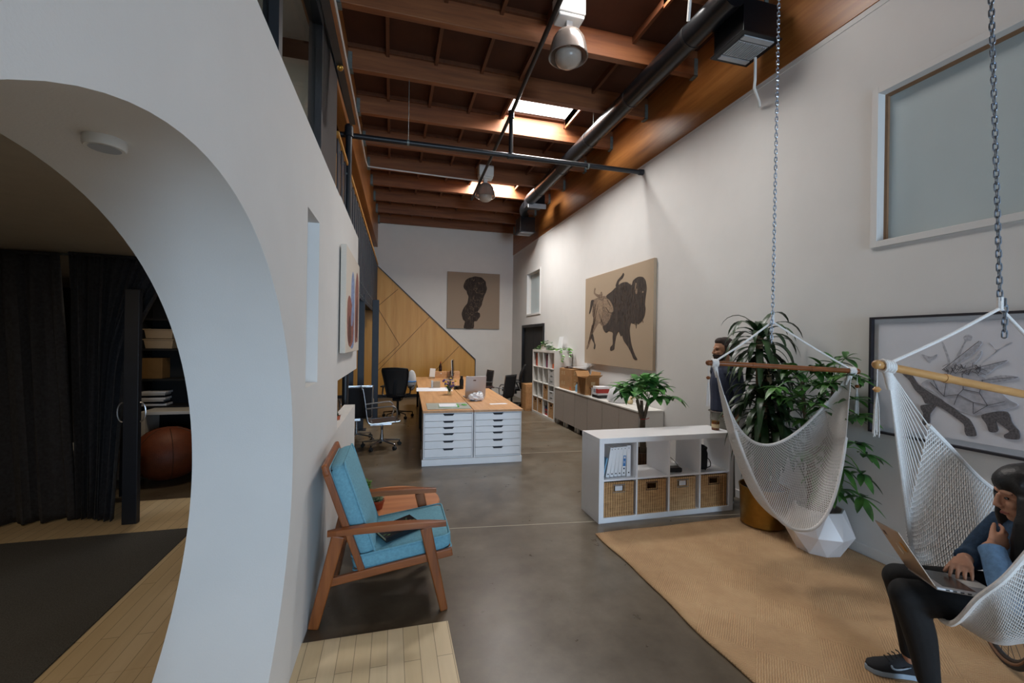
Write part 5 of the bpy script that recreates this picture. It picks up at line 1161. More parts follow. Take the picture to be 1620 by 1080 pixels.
for h, s_ in heads:
    for k in range(46):
        a = 2*PI*k*.382+r_.uniform(-.2, .2); e = 1.05-1.45*(k/46)+r_.uniform(-.12, .12); L = .47*s_*r_.uniform(.8, 1.15)
        d = Vector((math.cos(a)*math.cos(e), math.sin(a)*math.cos(e), math.sin(e))); b_ = Vector(h)-Vector((0,0,.20*k/46)); side = d.cross(Vector((0,0,1))).normalized(); rws = []; v = d.copy(); p = b_.copy(); ns = 9
        for q in range(ns+1):
            u = q/ns; wdt = .068*math.sin(PI*min(1, .12+.88*u))**.6*(1-.3*u) if q < ns else .002; up = side.cross(v).normalized()
            rws.append([p-side*wdt/2+up*wdt*.12, p.copy(), p+side*wdt/2+up*wdt*.12]); p = p+v*L/ns; v = (v+Vector((0,0,-.5))*(.3+u)).normalized()
        o.strip(rws)
o.v = [(min(x, .315), y, z) for x, y, z in o.v]
o.build('foliage', M['leaf3'], dr_)
o = MB(); leafblade(o, (.05, .03, 1.42), (-.2, -.5, -.8), (0,0,1), .16, .05, .2); leafblade(o, (-.02, .0, 1.5), (.2, -.4, -.9), (0,0,1), .13, .04, .2); plabel(o.build('withered_leaves', M['cream'], dr_), 'withered tan leaves')

# ------------------------------------------------------------------ chains and hammock chairs
def chain(name, label, p, q, pitch, rw, tail=None):
    t = MB(); p, q = Vector(p), Vector(q)
    def run(p, q, k0=0):
        n = max(1, int(round((q-p).length/pitch))); d = (q-p)/n; t_ = d.normalized(); a0 = t_.orthogonal().normalized(); b0 = t_.cross(a0)
        for k in range(n):
            c = p+d*(k+.5); s_ = a0 if (k+k0) % 2 else b0
            h = pitch*.5+rw*.9; w = rw*2.1; pts = []
            for i in range(14):
                an = 2*PI*i/14; x = w*math.cos(an); y = (h-w)*(1 if math.sin(an) > 0 else -1)*(abs(math.sin(an)) > .05)+w*math.sin(an); pts.append(c+s_*x+t_*y)
            t.loft(pts, rw, 6, closed=True)
    run(p, q)
    if tail: run(q+Vector(tail[0]), q+Vector(tail[0])+Vector((0, 0, -tail[1])), 1)
    return tag(t.build(name, M['zinc']), label, 'chain', 'chains holding the hammock chairs')
A1 = Vector((2.738, 2.628, 1.846)); A2 = Vector((2.644, 1.316, 1.852))
chain('hanging_chain', 'zinc chain running up from the empty left hammock chair', (2.751, 2.62, 5.06), A1+Vector((0,0,.02)), .030, .0038, ((-.022, -.015, .02), .20))
chain('hanging_chain', 'zinc chain running up from the right hammock chair with the seated woman', (2.50, 1.35, 5.06), A2+Vector((0,0,.02)), .030, .0038, ((.012, -.01, .02), .17))
def hammock(name, label, L, R, A, curves, net, bar_m, nu, nv, srange, wire, tassel_side):
    # curves: list of control-point curves from L to R, back edge first
    t = thing(name, label, 'hammock chair', ((L+R)/2), 0, 'hammock chairs')
    ax = (R-L).normalized(); ext = .045
    MB().loft([L-ax*ext, L-ax*ext*.98, R+ax*ext*.98, R+ax*ext], [.014, .018, .018, .014], 16).build('spreader_bar', M[bar_m], t, world=True)
    mid = (L+R)/2
    for p in (L-ax*ext, R+ax*ext): MB().ball(p, .021, 12, 8).build('bar_finial', M[bar_m], t, world=True)
    for s_ in (-1, 1): MB().loft([mid+ax*(.22*s_-.012), mid+ax*(.22*s_+.012)], .0205, 14).build('bar_ring', M[bar_m], t, world=True)
    o = MB()
    for e in (L, R):
        o.loft(spline([e+Vector((0,0,.01)), (e+A)/2-Vector((0,0,.004)), A], 14), .0072, 8); d = (e-L).length
        for k in range(4): c = e + ax*(.012*k-.018); o.loft([c+Vector((0, 0, .026*math.cos(2*PI*j/10)))+ax.cross(Vector((0,0,1)))*.026*math.sin(2*PI*j/10) for j in range(10)], .007, 6, closed=True)
    o.loft([A+Vector((0,0,-.005)), A+Vector((0,0,.05))], .012, 8)
    o.build('hanger_rope', M['rope'], t, world=True)
    cs = [spline(c, 161) for c in curves]; nc = len(cs)
    def S_(u, v):   # u along the bar, v from the back edge to the front edge
        i = u*160; a = min(int(i), 159); fu = i-a; pts = [c[a].lerp(c[a+1], fu) for c in cs]
        return spline3(pts, v)
    def spline3(P, v):
        P = [2*P[0]-P[1]]+P+[2*P[-1]-P[-2]]; k = len(P)-3; tt = v*k; a = min(int(tt), k-1); tt -= a; p0, p1, p2, p3 = P[a:a+4]
        return .5*((2*p1)+(p2-p0)*tt+(2*p0-5*p1+4*p2-p3)*tt*tt+(3*p1-p0-3*p2+p3)*tt**3)
    # net: diamond mesh turned into cords
    vid = {}; vs = []; fs = []; u0, u1 = srange
    def V_(i, j):
        if (i, j) not in vid: vid[(i, j)] = len(vs); vs.append(S_(u0+(u1-u0)*i/nu, j/nv))
        return vid[(i, j)]
    for i in range(nu):
        for j in range(nv):
            if (i+j) % 2 == 0:
                if i+1 <= nu and 0 < j: fs.append((V_(i, j), V_(i+1, j-1) , V_(i+2, j), V_(i+1, j+1)) if i+2 <= nu and j+1 <= nv else (V_(i, j), V_(i+1, j-1), V_(i+1, j+1)))
    nt_ = MB().add(vs, fs, True).build('net', M['rope'], t, world=True, fix=False)
    w_ = nt_.modifiers.new('cords', 'WIREFRAME'); w_.thickness = wire; w_.use_replace = True; w_.use_even_offset = False; w_.use_boundary = True; w_.use_relative_offset = False
    o = MB(); 
    for v, r_ in ((0, .011), (1, .011)): o.loft([S_(u0+(u1-u0)*k/60, v) for k in range(61)], r_, 8)
    o.build('net_edge', M['rope'], t, world=True)
    ends = {u0: MB(), u1: MB()}; ns = 46
    for k in range(ns+1):
        v = k/ns
        for ua, e, ub in ((u0, L, 0.0), (u1, R, 1.0)):
            q = S_(ua, v); 
            ends[ua].loft([e+(q-e).normalized()*.03 + Vector((0,0,-.0)), (e+q)/2+Vector((0, 0, -.004)), q], .0026, 5)
        if k % 2 == 0:
            for ua, sgn in ((u0, 1), (u1, -1)): ends[ua].ball(S_(ua, v), .0065, 6, 4)
    for e in (L, R): q = S_(u0 if e is L else u1, .5); d = (q-e).normalized(); ends[u0 if e is L else u1].loft([e+Vector((0,0,-.01)), e+d*.05, e+d*.11], [.022, .017, .012], 10)
    for q in ends.values(): q.build('end_strings', M['rope'], t, world=True)
    for e, sg in ((L, -1), (R, 1)):
        c = e+ax*sg*ext; o = MB(); o.loft([c, c-Vector((0,0,.105))], .0022, 5); tl = MB(); ts = o.build('tassel_string', M['rope'], t, world=True)
        MB().loft([c-Vector((0,0,.10)), c-Vector((0,0,.112)), c-Vector((0,0,.124))], [.008, .017, .008], 12).build('tassel_bead', M[bar_m], t, world=True)
        r_ = random.Random(3)
        for k in range(16): a = r_.uniform(0, 6.28); q = r_.uniform(.004, .018); tl.loft([c-Vector((0,0,.122)), c+Vector((q*.7*math.cos(a), q*.7*math.sin(a), -.19)), c+Vector((q*math.cos(a), q*math.sin(a), -.30-r_.uniform(0, .03)))], .0014, 4)
        tl.build('tassel', M['rope'], t, world=True)
    return t
def par(L, R, Mid, n=9, pw=2.0):
    out = []
    for k in range(n): s_ = k/(n-1); q = 1-abs(2*s_-1)**pw; b_ = L.lerp(R, s_); out.append(b_+(Mid-(L+R)/2)*q)
    return out
L1, R1 = Vector((2.325, 2.742, 1.531)), Vector((3.31, 2.470, 1.487)); F1 = Vector((-.265, -.964, 0))
m1 = (L1+R1)/2
hammock('hammock_chair', 'empty white rope hammock chair with a dark wooden bar in front of the plants', L1, R1, A1,
  [par(L1, R1, m1+Vector((.0,.0,-.635))-F1*.22), par(L1, R1, m1+Vector((.0,0,-.90))-F1*.17, pw=2.3), par(L1, R1, m1+Vector((-.01,0,-1.08))+F1*.02, pw=2.5), par(L1, R1, m1+Vector((-.03,0,-1.10))+F1*.27, pw=2.3)],
  None, 'barwood', 98, 74, (.11, .89), .0060, 0)
L2, R2 = Vector((2.155, 1.45, 1.582)), Vector((3.10, 1.20, 1.40))
bk_ = [L2, Vector((2.316, 1.458, 1.404)), Vector((2.587, 1.466, 1.199)), Vector((2.871, 1.471, 0.994)), Vector((3.126, 1.442, 0.873)), Vector((3.222, 1.344, 0.994)), R2]
md_ = [L2, Vector((2.338, 1.493, 1.086)), Vector((2.500, 1.532, 0.661)), Vector((2.813, 1.508, 0.382)), Vector((2.991, 1.407, 0.321)), Vector((3.078, 1.279, 0.551)), R2]
bt_ = [L2, Vector((2.334, 1.494, 0.951)), Vector((2.511, 1.529, 0.537)), Vector((2.494, 1.347, 0.423)), Vector((2.397, 1.145, 0.505)), Vector((2.523, 1.048, 0.728)), R2]
fr_ = [L2, Vector((2.340, 1.493, 0.922)), Vector((2.497, 1.512, 0.517)), Vector((2.314, 1.303, 0.490)), Vector((2.221, 1.152, 0.702)), Vector((2.239, 1.064, 0.858)), Vector((2.488, 1.037, 1.124)), R2]
hammock('hammock_chair', 'white rope hammock chair with a pale wooden bar, a woman seated in it', L2, R2, A2, [bk_, md_, bt_, fr_], None, 'barwood_l', 120, 96, (.25, .87), .0058, 0)

# ------------------------------------------------------------------ room behind the round opening
def drape(label, pts_top, pts_bot, folds, amp, gather=None):
    t = thing('curtain', label, 'curtain', (pts_top[0][0], pts_top[0][1], .02))
    n = folds*10; tp = spline(pts_top, n+1); bt = spline(pts_bot, n+1); rows = []; r_ = random.Random(folds)
    ph = [r_.uniform(-.6, .6) for _ in range(folds+2)]
    for i in range(31):
        v = i/30; row = []
        for k in range(n+1):
            a = 2*PI*folds*k/n + ph[int(k*folds/n)]*.6; p = tp[k].lerp(bt[k], v)
            if gather: p = gather(p, v, k/n)
            w = amp*(.35+.65*min(1, v*3)); row.append(p+Vector((.35*w*math.cos(a*.5+v), w*math.sin(a)+.3*w*math.sin(2.3*a+2*v), 0)))
        rows.append(row)
    MB().strip(rows).build('cloth', M['curtain'], t, world=True, solid=.004)
    o = MB(); o.loft([Vector(p)+Vector((0,0,.0)) for p in tp[::4]], .016, 6); o.build('heading', M['curtain'], t, world=True); return t
drape('wide charcoal curtain at the left inside the round opening', [(-5.2, 4.72, 2.385), (-4.2, 4.76, 2.385), (-2.86, 4.80, 2.385)], [(-5.2, 4.72, .03), (-4.1, 4.72, .03), (-2.70, 4.80, .03)], 18, .045)
def swoop(p, v, u):
    q = max(0, u-.45)/.55; k = math.sin(min(1, v*2.1)*PI/2); p = p.copy(); p.x -= q*k*.36; p.y += q*k*-.04; p.z += 0; return p
drape('charcoal curtain drawn back beside the black glass door', [(-2.80, 4.82, 2.40), (-2.5, 4.86, 2.40), (-2.0, 4.95, 2.40)], [(-2.68, 4.80, .03), (-2.5, 4.78, .03), (-2.02, 4.72, .03)], 14, .04, swoop)
tag(MB().loft([(-5.5, 4.78, 2.40), (-1.5, 4.98, 2.405)], .012, 10).build('curtain_rod', M['galv']), 'thin metal curtain rod under the inner ceiling', 'rod')
gd = thing('glass_door', 'black framed glass door with ring handles inside the round opening', 'door', (-2.24, 4.55, .018))
o = MB(); P_, Q_ = Vector((-2.20, 4.60, 0)), Vector((-2.62, 5.40, 0)); 
for b_ in (P_, Q_): o.box(b_.x-.055, b_.x+.055, b_.y-.03, b_.y+.03, .018, 2.08)
o.bar(P_+Vector((0,0,2.05)), Q_+Vector((0,0,2.05)), .05, .07); o.bar(P_+Vector((0,0,.07)), Q_+Vector((0,0,.07)), .05, .1); o.build('door_frame', M['navy'], gd, world=True, bevel=.004)
MB().bar((P_+Q_)/2+Vector((0,0,.11)), (P_+Q_)/2+Vector((0,0,2.02)), .86, .008, up=(Q_-P_).cross(Vector((0,0,1)))).build('pane', M['pane'], gd, world=True)
o = MB()
for s_ in (-1, 1): o.loft([P_+Vector((s_*.065+s_*.04*math.sin(PI*k/10), -.01, 1.0+.085*math.cos(PI*k/10))) for k in range(11)], .007, 8)
o.build('ring_handle', M['chrome'], gd, world=True)
tag(MB().box(-5.6, -1.62, .2, 4.36, .018, .026).build('floor_mat', M['carpet'], bevel=.002), 'dark grey carpet rectangle on the birch planks inside the round opening', 'carpet')
b = thing('exercise_ball', 'big brown leather covered ball seat on the inner concrete floor', 'ball', (-2.51, 6.0, 0))
MB().ball((0, 0, .305), (.35, .35, .305), 40, 24).build('cover', M['ball'], b)
o = MB()
for k in range(6): a = PI*k/3; o.loft([(.352*math.sin(PI*j/24)*math.cos(a), .352*math.sin(PI*j/24)*math.sin(a), .305+.307*math.cos(PI*j/24)) for j in range(2, 24)], .004, 6)
o.build('seams', M['dark_wood'], b)
bs = thing('black_bookcase', 'black wall shelving with storage in the dark inner room', 'shelf', (-3.0, 6.75, 0))
o = MB(); o.box(-3.9, -1.9, 7.1, 7.13, 0, 2.26); 
for z in (.02, .72, 1.08, 1.48, 1.88, 2.24): o.box(-3.9, -1.9, 6.8, 7.1, z, z+.025)
for x in (-3.9, -3.2, -2.55, -1.92): o.box(x, x+.025, 6.8, 7.1, .02, 2.26)
o.build('frame', M['black_wall'], bs, world=True)
for z, s_, lab in ((1.506, 1.0, 'lower translucent storage tub on the black inner shelf'), (1.64, .98, 'upper translucent storage tub stacked on the black inner shelf')):
    q = thing('storage_tub', lab, 'tub', (-3.0, 6.97, z), 0, 'tubs on the inner shelf'); o = MB(); w, d, h = .17*s_, .12*s_, .128
    o.add([(-w*.88,-d*.88,0),(w*.88,-d*.88,0),(w*.88,d*.88,0),(-w*.88,d*.88,0),(-w,-d,h),(w,-d,h),(w,d,h),(-w,d,h)], [(0,3,2,1),(4,5,6,7),(0,1,5,4),(1,2,6,5),(2,3,7,6),(3,0,4,7)]); o.build('tub', M['bin'], q, bevel=.006); MB().box(-w-.008, w+.008, -d-.008, d+.008, h-.014, h-.002).build('rim', M['bin'], q, bevel=.003)
tag(MB().box(-3.17, -2.94, 6.83, 7.05, 1.106, 1.38).build('storage_box', M['tan_box'], bevel=.006), 'tan box below the tubs on the black inner shelf', 'box')
r_ = random.Random(6)
for k in range(7): 
    t = tag(MB().box(-.14, .14, -.10, .10, 0, .026).build('magazine', M[['paper', 'screen', 'grey_box'][k % 3]], bevel=.002), ['lowest magazine of the pile on the black inner shelf', 'second magazine from the bottom of the inner pile', 'third magazine from the bottom of the inner pile', 'middle magazine of the pile on the inner shelf', 'third magazine from the top of the inner pile', 'second magazine from the top of the inner pile', 'topmost magazine of the pile on the inner shelf'][k], 'magazine', 'magazine pile on the inner shelf'); t.location = (-3.05+r_.uniform(-.02, .02), 6.94, .746+.0275*k); t.rotation_euler = (0, 0, r_.uniform(-.08, .08))
ds = thing('white_desk', 'white side desk behind the big brown ball', 'desk', (-2.6, 6.62, 0)); o = MB(); o.box(-3.0, -1.75, 6.42, 6.78, .69, .73); o.box(-3.0, -2.94, 6.42, 6.78, 0, .69); o.build('frame', M['white_cab'], ds, world=True, bevel=.004)
MB().box(-2.93, -2.6, 6.46, 6.76, 0, .46).build('pedestal', M['black_wall'], ds, world=True, bevel=.004)
lb = thing('low_white_unit', 'low white open cube unit beside the glass door in the dark room', 'shelf', (-2.93, 5.85, 0)); o = MB(); o.box(-3.5, -2.78, 5.7, 6.1, .40, .45); o.box(-2.83, -2.78, 5.7, 6.1, 0, .40); o.box(-3.5, -3.45, 5.7, 6.1, 0, .40); o.box(-3.45, -2.83, 6.07, 6.1, 0, .40); o.build('carcass', M['white_cab'], lb, world=True, bevel=.003)
t = thing('shoulder_bag', 'dark bag with rust trim on the white side desk', 'bag', (-2.28, 6.6, .731)); MB().box(-.22, .22, -.1, .1, 0, .20).build('body', M['fabric_black'], t, bevel=.03); MB().loft([(-.21, -.105, .18), (0, -.11, .205), (.21, -.105, .19)], .008, 8).build('trim', M['backpack'], t)

# ------------------------------------------------------------------ bicycle wheel under the hammock
bw = thing('bicycle_wheel', 'bicycle wheel with tan sidewall standing behind the seated woman', 'wheel', (3.155, 1.546, .015))
wd_ = Vector((.67, .742, 0)).normalized(); wc = Vector((0, 0, .338))
def circ(r, n=48, off=Vector((0,0,0))): return [wc+off+wd_*r*math.cos(2*PI*k/n)+Vector((0,0,1))*r*math.sin(2*PI*k/n) for k in range(n)]
MB().loft(circ(.322), .016, 10, closed=True).build('tyre', M['tire'], bw); nrm = wd_.cross(Vector((0,0,1)))
MB().loft(circ(.313, off=nrm*.011), .008, 8, closed=True).loft(circ(.313, off=-nrm*.011), .008, 8, closed=True).build('sidewall', M['rim'], bw)
MB().loft(circ(.298), .011, 8, closed=True).build('rim', M['steel'], bw); o = MB()
for k in range(28): a = 2*PI*k/28; a2 = a+(.5 if k % 2 else -.5); s_ = nrm*(.025 if k % 4 < 2 else -.025); o.loft([wc+s_+wd_*.022*math.cos(a2)+Vector((0,0,.022*math.sin(a2))), wc+wd_*.292*math.cos(a)+Vector((0,0,.292*math.sin(a)))], .0012, 4)
o.build('spokes', M['steel'], bw); MB().cyl(wc-nrm*.045, wc+nrm*.045, .018).build('hub', M['steel'], bw)
# ------------------------------------------------------------------ people
def frame(F, U=(0,0,1)):
    F = Vector(F).normalized(); R_ = F.cross(Vector(U)).normalized(); U_ = R_.cross(F).normalized(); return F, R_, U_     # forward, right, up
def head_mesh(mb, c, F, s=1.0, chin=1.0):
    # skull, jaw, face; c = centre of the head, F = where the face points
    F, R_, U_ = frame(F); mx = Matrix((F, R_, U_)).transposed(); c = Vector(c)
    def P(f, r, u): return c+(F*f+R_*r+U_*u)*s
    mb.ball(P(-.012, 0, .03), (.095*s, .075*s, .092*s), 20, 14, mx)
    mb.ball(P(.022, 0, -.045), (.066*s, .058*s, .075*s), 18, 12, mx)
    mb.ball(P(.058, 0, -.092), (.026*s, .026*s, .022*s), 12, 8, mx)
    mb.loft([P(.086, 0, .012), P(.098, 0, -.012), P(.106, 0, -.033), P(.092, 0, -.043)], [(.008*s), .0095*s, .013*s, .010*s], 10)
    for r in (-1, 1):
        mb.ball(P(.098, r*.011, -.038), .008*s, 10, 6); mb.ball(P(.064, r*.034, -.028), (.024*s, .022*s, .022*s), 12, 8, mx)
        mb.loft([P(.082, r*.012, .022), P(.079, r*.03, .025), P(.066, r*.046, .018)], .008*s, 8)
        ex = Matrix((F*.5-R_*r*.1, R_, U_)).transposed(); mb.ball(P(-.008, r*.076, -.012), (.018*s, .008*s, .030*s), 12, 8, mx)
    mb.loft([P(.080, -.020, -.064), P(.090, 0, -.061), P(.080, .020, -.064)], .0065*s, 8); mb.loft([P(.078, -.018, -.074), P(.088, 0, -.074), P(.078, .018, -.074)], .007*s, 8)
    return P, mx
def hand(mb, w, d, palm, side, curl, s=1.0, spread=.12, nails=None):
    # w wrist, d direction of the fingers, palm: direction the palm faces, side: +1 if the thumb lies along d x palm
    d = Vector(d).normalized(); palm = (Vector(palm)-d*Vector(palm).dot(d)).normalized(); sd = d.cross(palm).normalized()*side; w = Vector(w)
    mb.loft([w-d*.03*s, w, w+d*.03*s, w+d*.085*s], [(.026*s, .019*s), (.027*s, .018*s), (.036*s, .016*s), (.040*s, .013*s)], 14, up=palm)
    L = [.072, .080, .074, .058]; tips = []
    for k in range(4):
        o_ = (.030-.020*k)*s; b_ = w+d*(.082-.006*abs(k-1))*s+sd*o_; v = (d+sd*spread*(1.2-k*.8)).normalized(); pts = [b_-d*.02*s, b_]; p = b_.copy(); c = curl[k]; ax = v.cross(palm).normalized()
        for q in range(3):
            v = (Quaternion(ax, c*(.9 if q == 0 else 1.0)) @ v).normalized(); p = p+v*L[k]*s*(.45, .32, .23)[q]; pts.append(p.copy())
        mb.loft(pts, [.0095*s, .0092*s, .0084*s, .0078*s, .0062*s], 10); tips.append((pts[-1], v))
        mb.ball(pts[-1], .0062*s, 8, 6)
    b_ = w+d*.022*s+sd*.022*s; v = (d*.85+sd*.45+palm*.38).normalized(); pts = [b_-d*.01, b_]; p = b_.copy()
    for q, l in enumerate((.038, .032, .026)): p = p+v*l*s; v = (v+d*.25+palm*.22*curl[4]).normalized(); pts.append(p.copy())
    mb.loft(pts, [.016*s, .0145*s, .0115*s, .0100*s, .0078*s], 10); mb.ball(pts[-1], .0078*s, 8, 6); tips.append((pts[-1], v))
    return tips
def limb(mb, pts, radii, n=14, k=14):
    c = spline(pts, k); rr = []
    for i in range(k):
        t = i/(k-1)*(len(radii)-1); a = min(int(t), len(radii)-2); u = t-a; r0, r1 = radii[a], radii[a+1]
        if isinstance(r0, tuple): rr.append((r0[0]*(1-u)+r1[0]*u, r0[1]*(1-u)+r1[1]*u))
        else: rr.append(r0*(1-u)+r1*u)
    mb.loft(c, rr, n); return c
V = Vector
# ---- woman in the right hammock chair: hips 0.5 m up, knees towards the left, bowed over a laptop
HIP = V((2.72, 1.245, .53)); CH = V((2.69, 1.21, .75)); NK = V((2.655, 1.185, .94)); HD = V((2.608, 1.206, 1.054))
FW = V((-.76, .60, -.24)); RT = V((.66, .75, 0)).normalized()
shR, shL = V((2.745, 1.315, .87)), V((2.53, 1.055, .87))
elR, wrR = V((2.70, 1.43, .665)), V((2.555, 1.385, .695))
elL, wrL = V((2.325, 1.115, .70)), V((2.445, 1.235, .835))
hpR, knR, anR = V((2.76, 1.33, .53)), V((2.42, 1.56, .535)), V((2.535, 1.575, .10))
hpL, knL, anL = V((2.665, 1.195, .53)), V((2.275, 1.435, .545)), V((2.395, 1.415, .10))
b = MB()
Pw, mxw = head_mesh(b, HD, FW, 1.0)
limb(b, [NK+V((.02, -.01, -.06)), NK, HD+V((.02, -.01, -.05))], [.06, .048, .05])
limb(b, [HIP, CH-V((0,0,.10)), CH, NK-V((-.015, .0, .07)), NK-V((0,0,.01))], [(.13, .10), (.115, .09), (.13, .095), (.12, .08), (.05, .045)])
for sh_, el, wr in ((shR, elR, wrR), (shL, elL, wrL)):
    limb(b, [NK-V((0,0,.05)), sh_], [.05, .05], k=6); limb(b, [sh_, el], [.05, .042, .038]); limb(b, [el, wr], [.037, .036, .030, .024])
for h_, k_, a_ in ((hpR, knR, anR), (hpL, knL, anL)):
    limb(b, [h_, h_*.5+k_*.5, k_], [.082, .074, .056]); limb(b, [k_, k_*.6+a_*.4+V((.012, -.005, 0)), a_], [.054, .052, .032]); b.ball(k_, .056, 14, 10)
tipsR = hand(b, wrR, V((-.88, -.42, -.10)), V((-.05, .0, -1)), -1, [.45, .5, .5, .5, .4], .95)
tipsL = hand(b, wrL, V((.93, -.10, .30)), V((.3, .9, -.1)), 1, [.35, .4, .45, .5, .3], .95)
woman = rmesh(b, 'person', M['skin'], None, .0042, 5)
tag(woman, 'long haired woman in denim and black leggings seated in the right hammock chair', 'person')
e = MB()
for r in (-1, 1): e.ball(Pw(.079, r*.031, -.001), (.007, .012, .005), 10, 6, mxw)
plabel(e.build('eyes', M['eye'], woman), 'lowered dark eyes')
e = MB()
for r in (-1, 1): e.loft([Pw(.083, r*.014, .019), Pw(.079, r*.032, .024), Pw(.064, r*.048, .017)], [.003, .004, .002], 6)
e.build('eyebrows', M['hair'], woman)
e = MB(); e.loft([Pw(.083, -.022, -.0685), Pw(.0955, 0, -.067), Pw(.083, .022, -.0685)], [.003, .0068, .003], 8); e.build('lips', M['lip'], woman)
e = MB()
for p, v in tipsR[:4]+tipsL[:4]: e.ball(p+v*.001+V((0,0,.004)), (.0045, .0045, .003), 8, 5)
e.build('nails', M['nail'], woman)
h = MB(); mxh = mxw
h.ball(Pw(-.024, 0, .036), (.098, .0815, .093), 24, 16, mxh); h.ball(Pw(-.004, 0, .054), (.094, .081, .074), 24, 16, mxh)
h.ball(Pw(-.055, 0, -.01), (.07, .08, .10), 20, 12, mxh)
for r in (-1, 1):
    # parted fringe swept to each side, then the long lengths before and behind the shoulders
    for q in range(3):
        h.loft(spline([Pw(.015-.02*q, r*.010, .110), Pw(.048-.022*q, r*.040, .078), Pw(.050-.024*q, r*.066, .036), Pw(.030-.024*q, r*.083, -.015), Pw(.0-.02*q, r*.088, -.09)], 14), [(.007, .020)]*3+[(.009, .024)]*8+[(.011, .026)]*3, 10)
    p0 = Pw(.022, r*.080, .0)
    e1 = (V((2.515, 1.160, .85)) if r < 0 else V((2.70, 1.275, .82))); e2 = (V((2.48, 1.160, .68)) if r < 0 else V((2.66, 1.285, .68)))
    h.loft(spline([p0, p0*.5+e1*.5+RT*r*.012, e1, e2], 14), [(.03, .046)]*4+[(.032, .052)]*5+[(.028, .046)]*3+[(.018, .03), (.008, .012)], 12)
    p0 = Pw(-.085, r*.045, -.03); h.loft(spline([p0, NK+RT*r*.06+V((.08, -.055, -.02)), CH+RT*r*.06+V((.09, -.06, .02)), CH+RT*r*.05+V((.095, -.065, -.1))], 12), [(.04, .04)]*4+[(.042, .03)]*6+[(.03, .02), (.012, .01)], 12)
hair = rmesh(h, 'hair', M['hair'], woman, .0065, 4)
plabel(hair, 'long black side-swept hair')
j = MB()
limb(j, [HIP+V((0,0,.03)), CH-V((0,0,.10)), CH, NK-V((-.015, 0, .075)), NK-V((-.01, 0, .035))], [(.15, .12), (.135, .11), (.15, .115), (.14, .10), (.075, .068)])
limb(j, [shR, shR*.5+elR*.5+V((.01,.01,0)), elR], [.074, .064, .056]); limb(j, [elR, wrR+V((.035, .012, .0))], [.054, .050, .043]); j.ball(elR, .055, 12, 8)
limb(j, [NK-V((0, 0, .06)), shR], [.07, .072], k=6); limb(j, [NK-V((0,0,.06)), shL], [.07, .072], k=6)
limb(j, [shL, shL*.5+elL*.5, elL], [.074, .062, .054])
j.loft([NK+V((.0, 0, -.035))+RT*.06*math.cos(2*PI*k/14)+V((-.75,.66,.1))*.055*math.sin(2*PI*k/14) for k in range(14)], .018, 8, closed=True)
jacket = rmesh(j, 'denim_jacket', M['denim'], woman, .0065, 4)
plabel(jacket, 'dark blue denim jacket')
j = MB(); limb(j, [elL, elL*.5+wrL*.5, wrL-(wrL-elL).normalized()*.012], [.056, .052, .046, .040]); j.ball(elL, .056, 12, 8); q = wrL-(wrL-elL).normalized()*.02
j.loft([q-(wrL-elL).normalized()*.012, q+(wrL-elL).normalized()*.012], .044, 14)
plabel(rmesh(j, 'sleeve', M['denim_l'], woman, .006, 3), 'light blue folded denim sleeve')
MB().ball(shR+V((-.062, -.02, .02)), .007, 8, 6).build('jacket_button', M['chrome'], woman)
j = MB()
limb(j, [HIP+RT*.0+V((0,0,.03)), HIP-V((0,0,.03))], [(.155, .115), (.15, .11)], k=4)
for h_, k_, a_ in ((hpR, knR, anR), (hpL, knL, anL)):
    limb(j, [h_, h_*.5+k_*.5, k_], [.095, .086, .067]); limb(j, [k_, k_*.6+a_*.4+V((.014, -.006, 0)), a_+V((0,0,.03))], [.066, .062, .043]); j.ball(k_, .068, 14, 10)
plabel(rmesh(j, 'leggings', M['pants'], woman, .0075, 5), 'black leggings')
def shoe(heel, toe, par):
    d = (toe-heel); d.z = 0; L = d.length; d.normalize(); sd = V((-d.y, d.x, 0)); z0 = heel.z; s_ = MB(); n = 12
    prof = [(-.01, .028, .075, 0), (.06, .038, .10, 0), (.25, .037, .105, 0), (.42, .038, .085, 0), (.62, .045, .065, 0), (.80, .046, .05, 0), (.93, .036, .04, 0), (1.0, .012, .03, 0)]
    rows = []
    for u, w, h_, _ in prof:
        c = heel+d*L*u; row = []
        for k in range(n+1):
            a = PI*k/n; row.append(c+sd*w*math.cos(a)*(1 if u < .95 else 1)+V((0, 0, .024+(h_-.018)*math.sin(a)**.8)))
        rows.append(row)
    s_.strip(rows); s_.add(rows[0], [tuple(range(n+1))]); s_.add(rows[-1], [tuple(range(n+1))])
    up = s_.build('shoe', M['shoe'], par)
    so = MB(); pts = [(heel+d*L*u, w*1.06) for u, w, _, _ in prof]; poly = [c+sd*w for c, w in pts]+[pts[-1][0]+d*.008]+[c-sd*w for c, w in reversed(pts)]+[pts[0][0]-d*.006]; n2 = len(poly)
    so.add([p for p in poly]+[p+V((0,0,.026)) for p in poly], [tuple(range(n2)), tuple(range(n2, 2*n2))]+[(i, (i+1) % n2, n2+(i+1) % n2, n2+i) for i in range(n2)]); plabel(so.build('sole', M['sole'], up, bevel=.004), 'pale sole')
    return up, d, sd, L
sR, d_, sd_, L_ = shoe(V((2.585, 1.56, .016)), V((2.375, 1.675, .016)), woman)
shoe(V((2.44, 1.385, .016)), V((2.235, 1.51, .016)), woman)
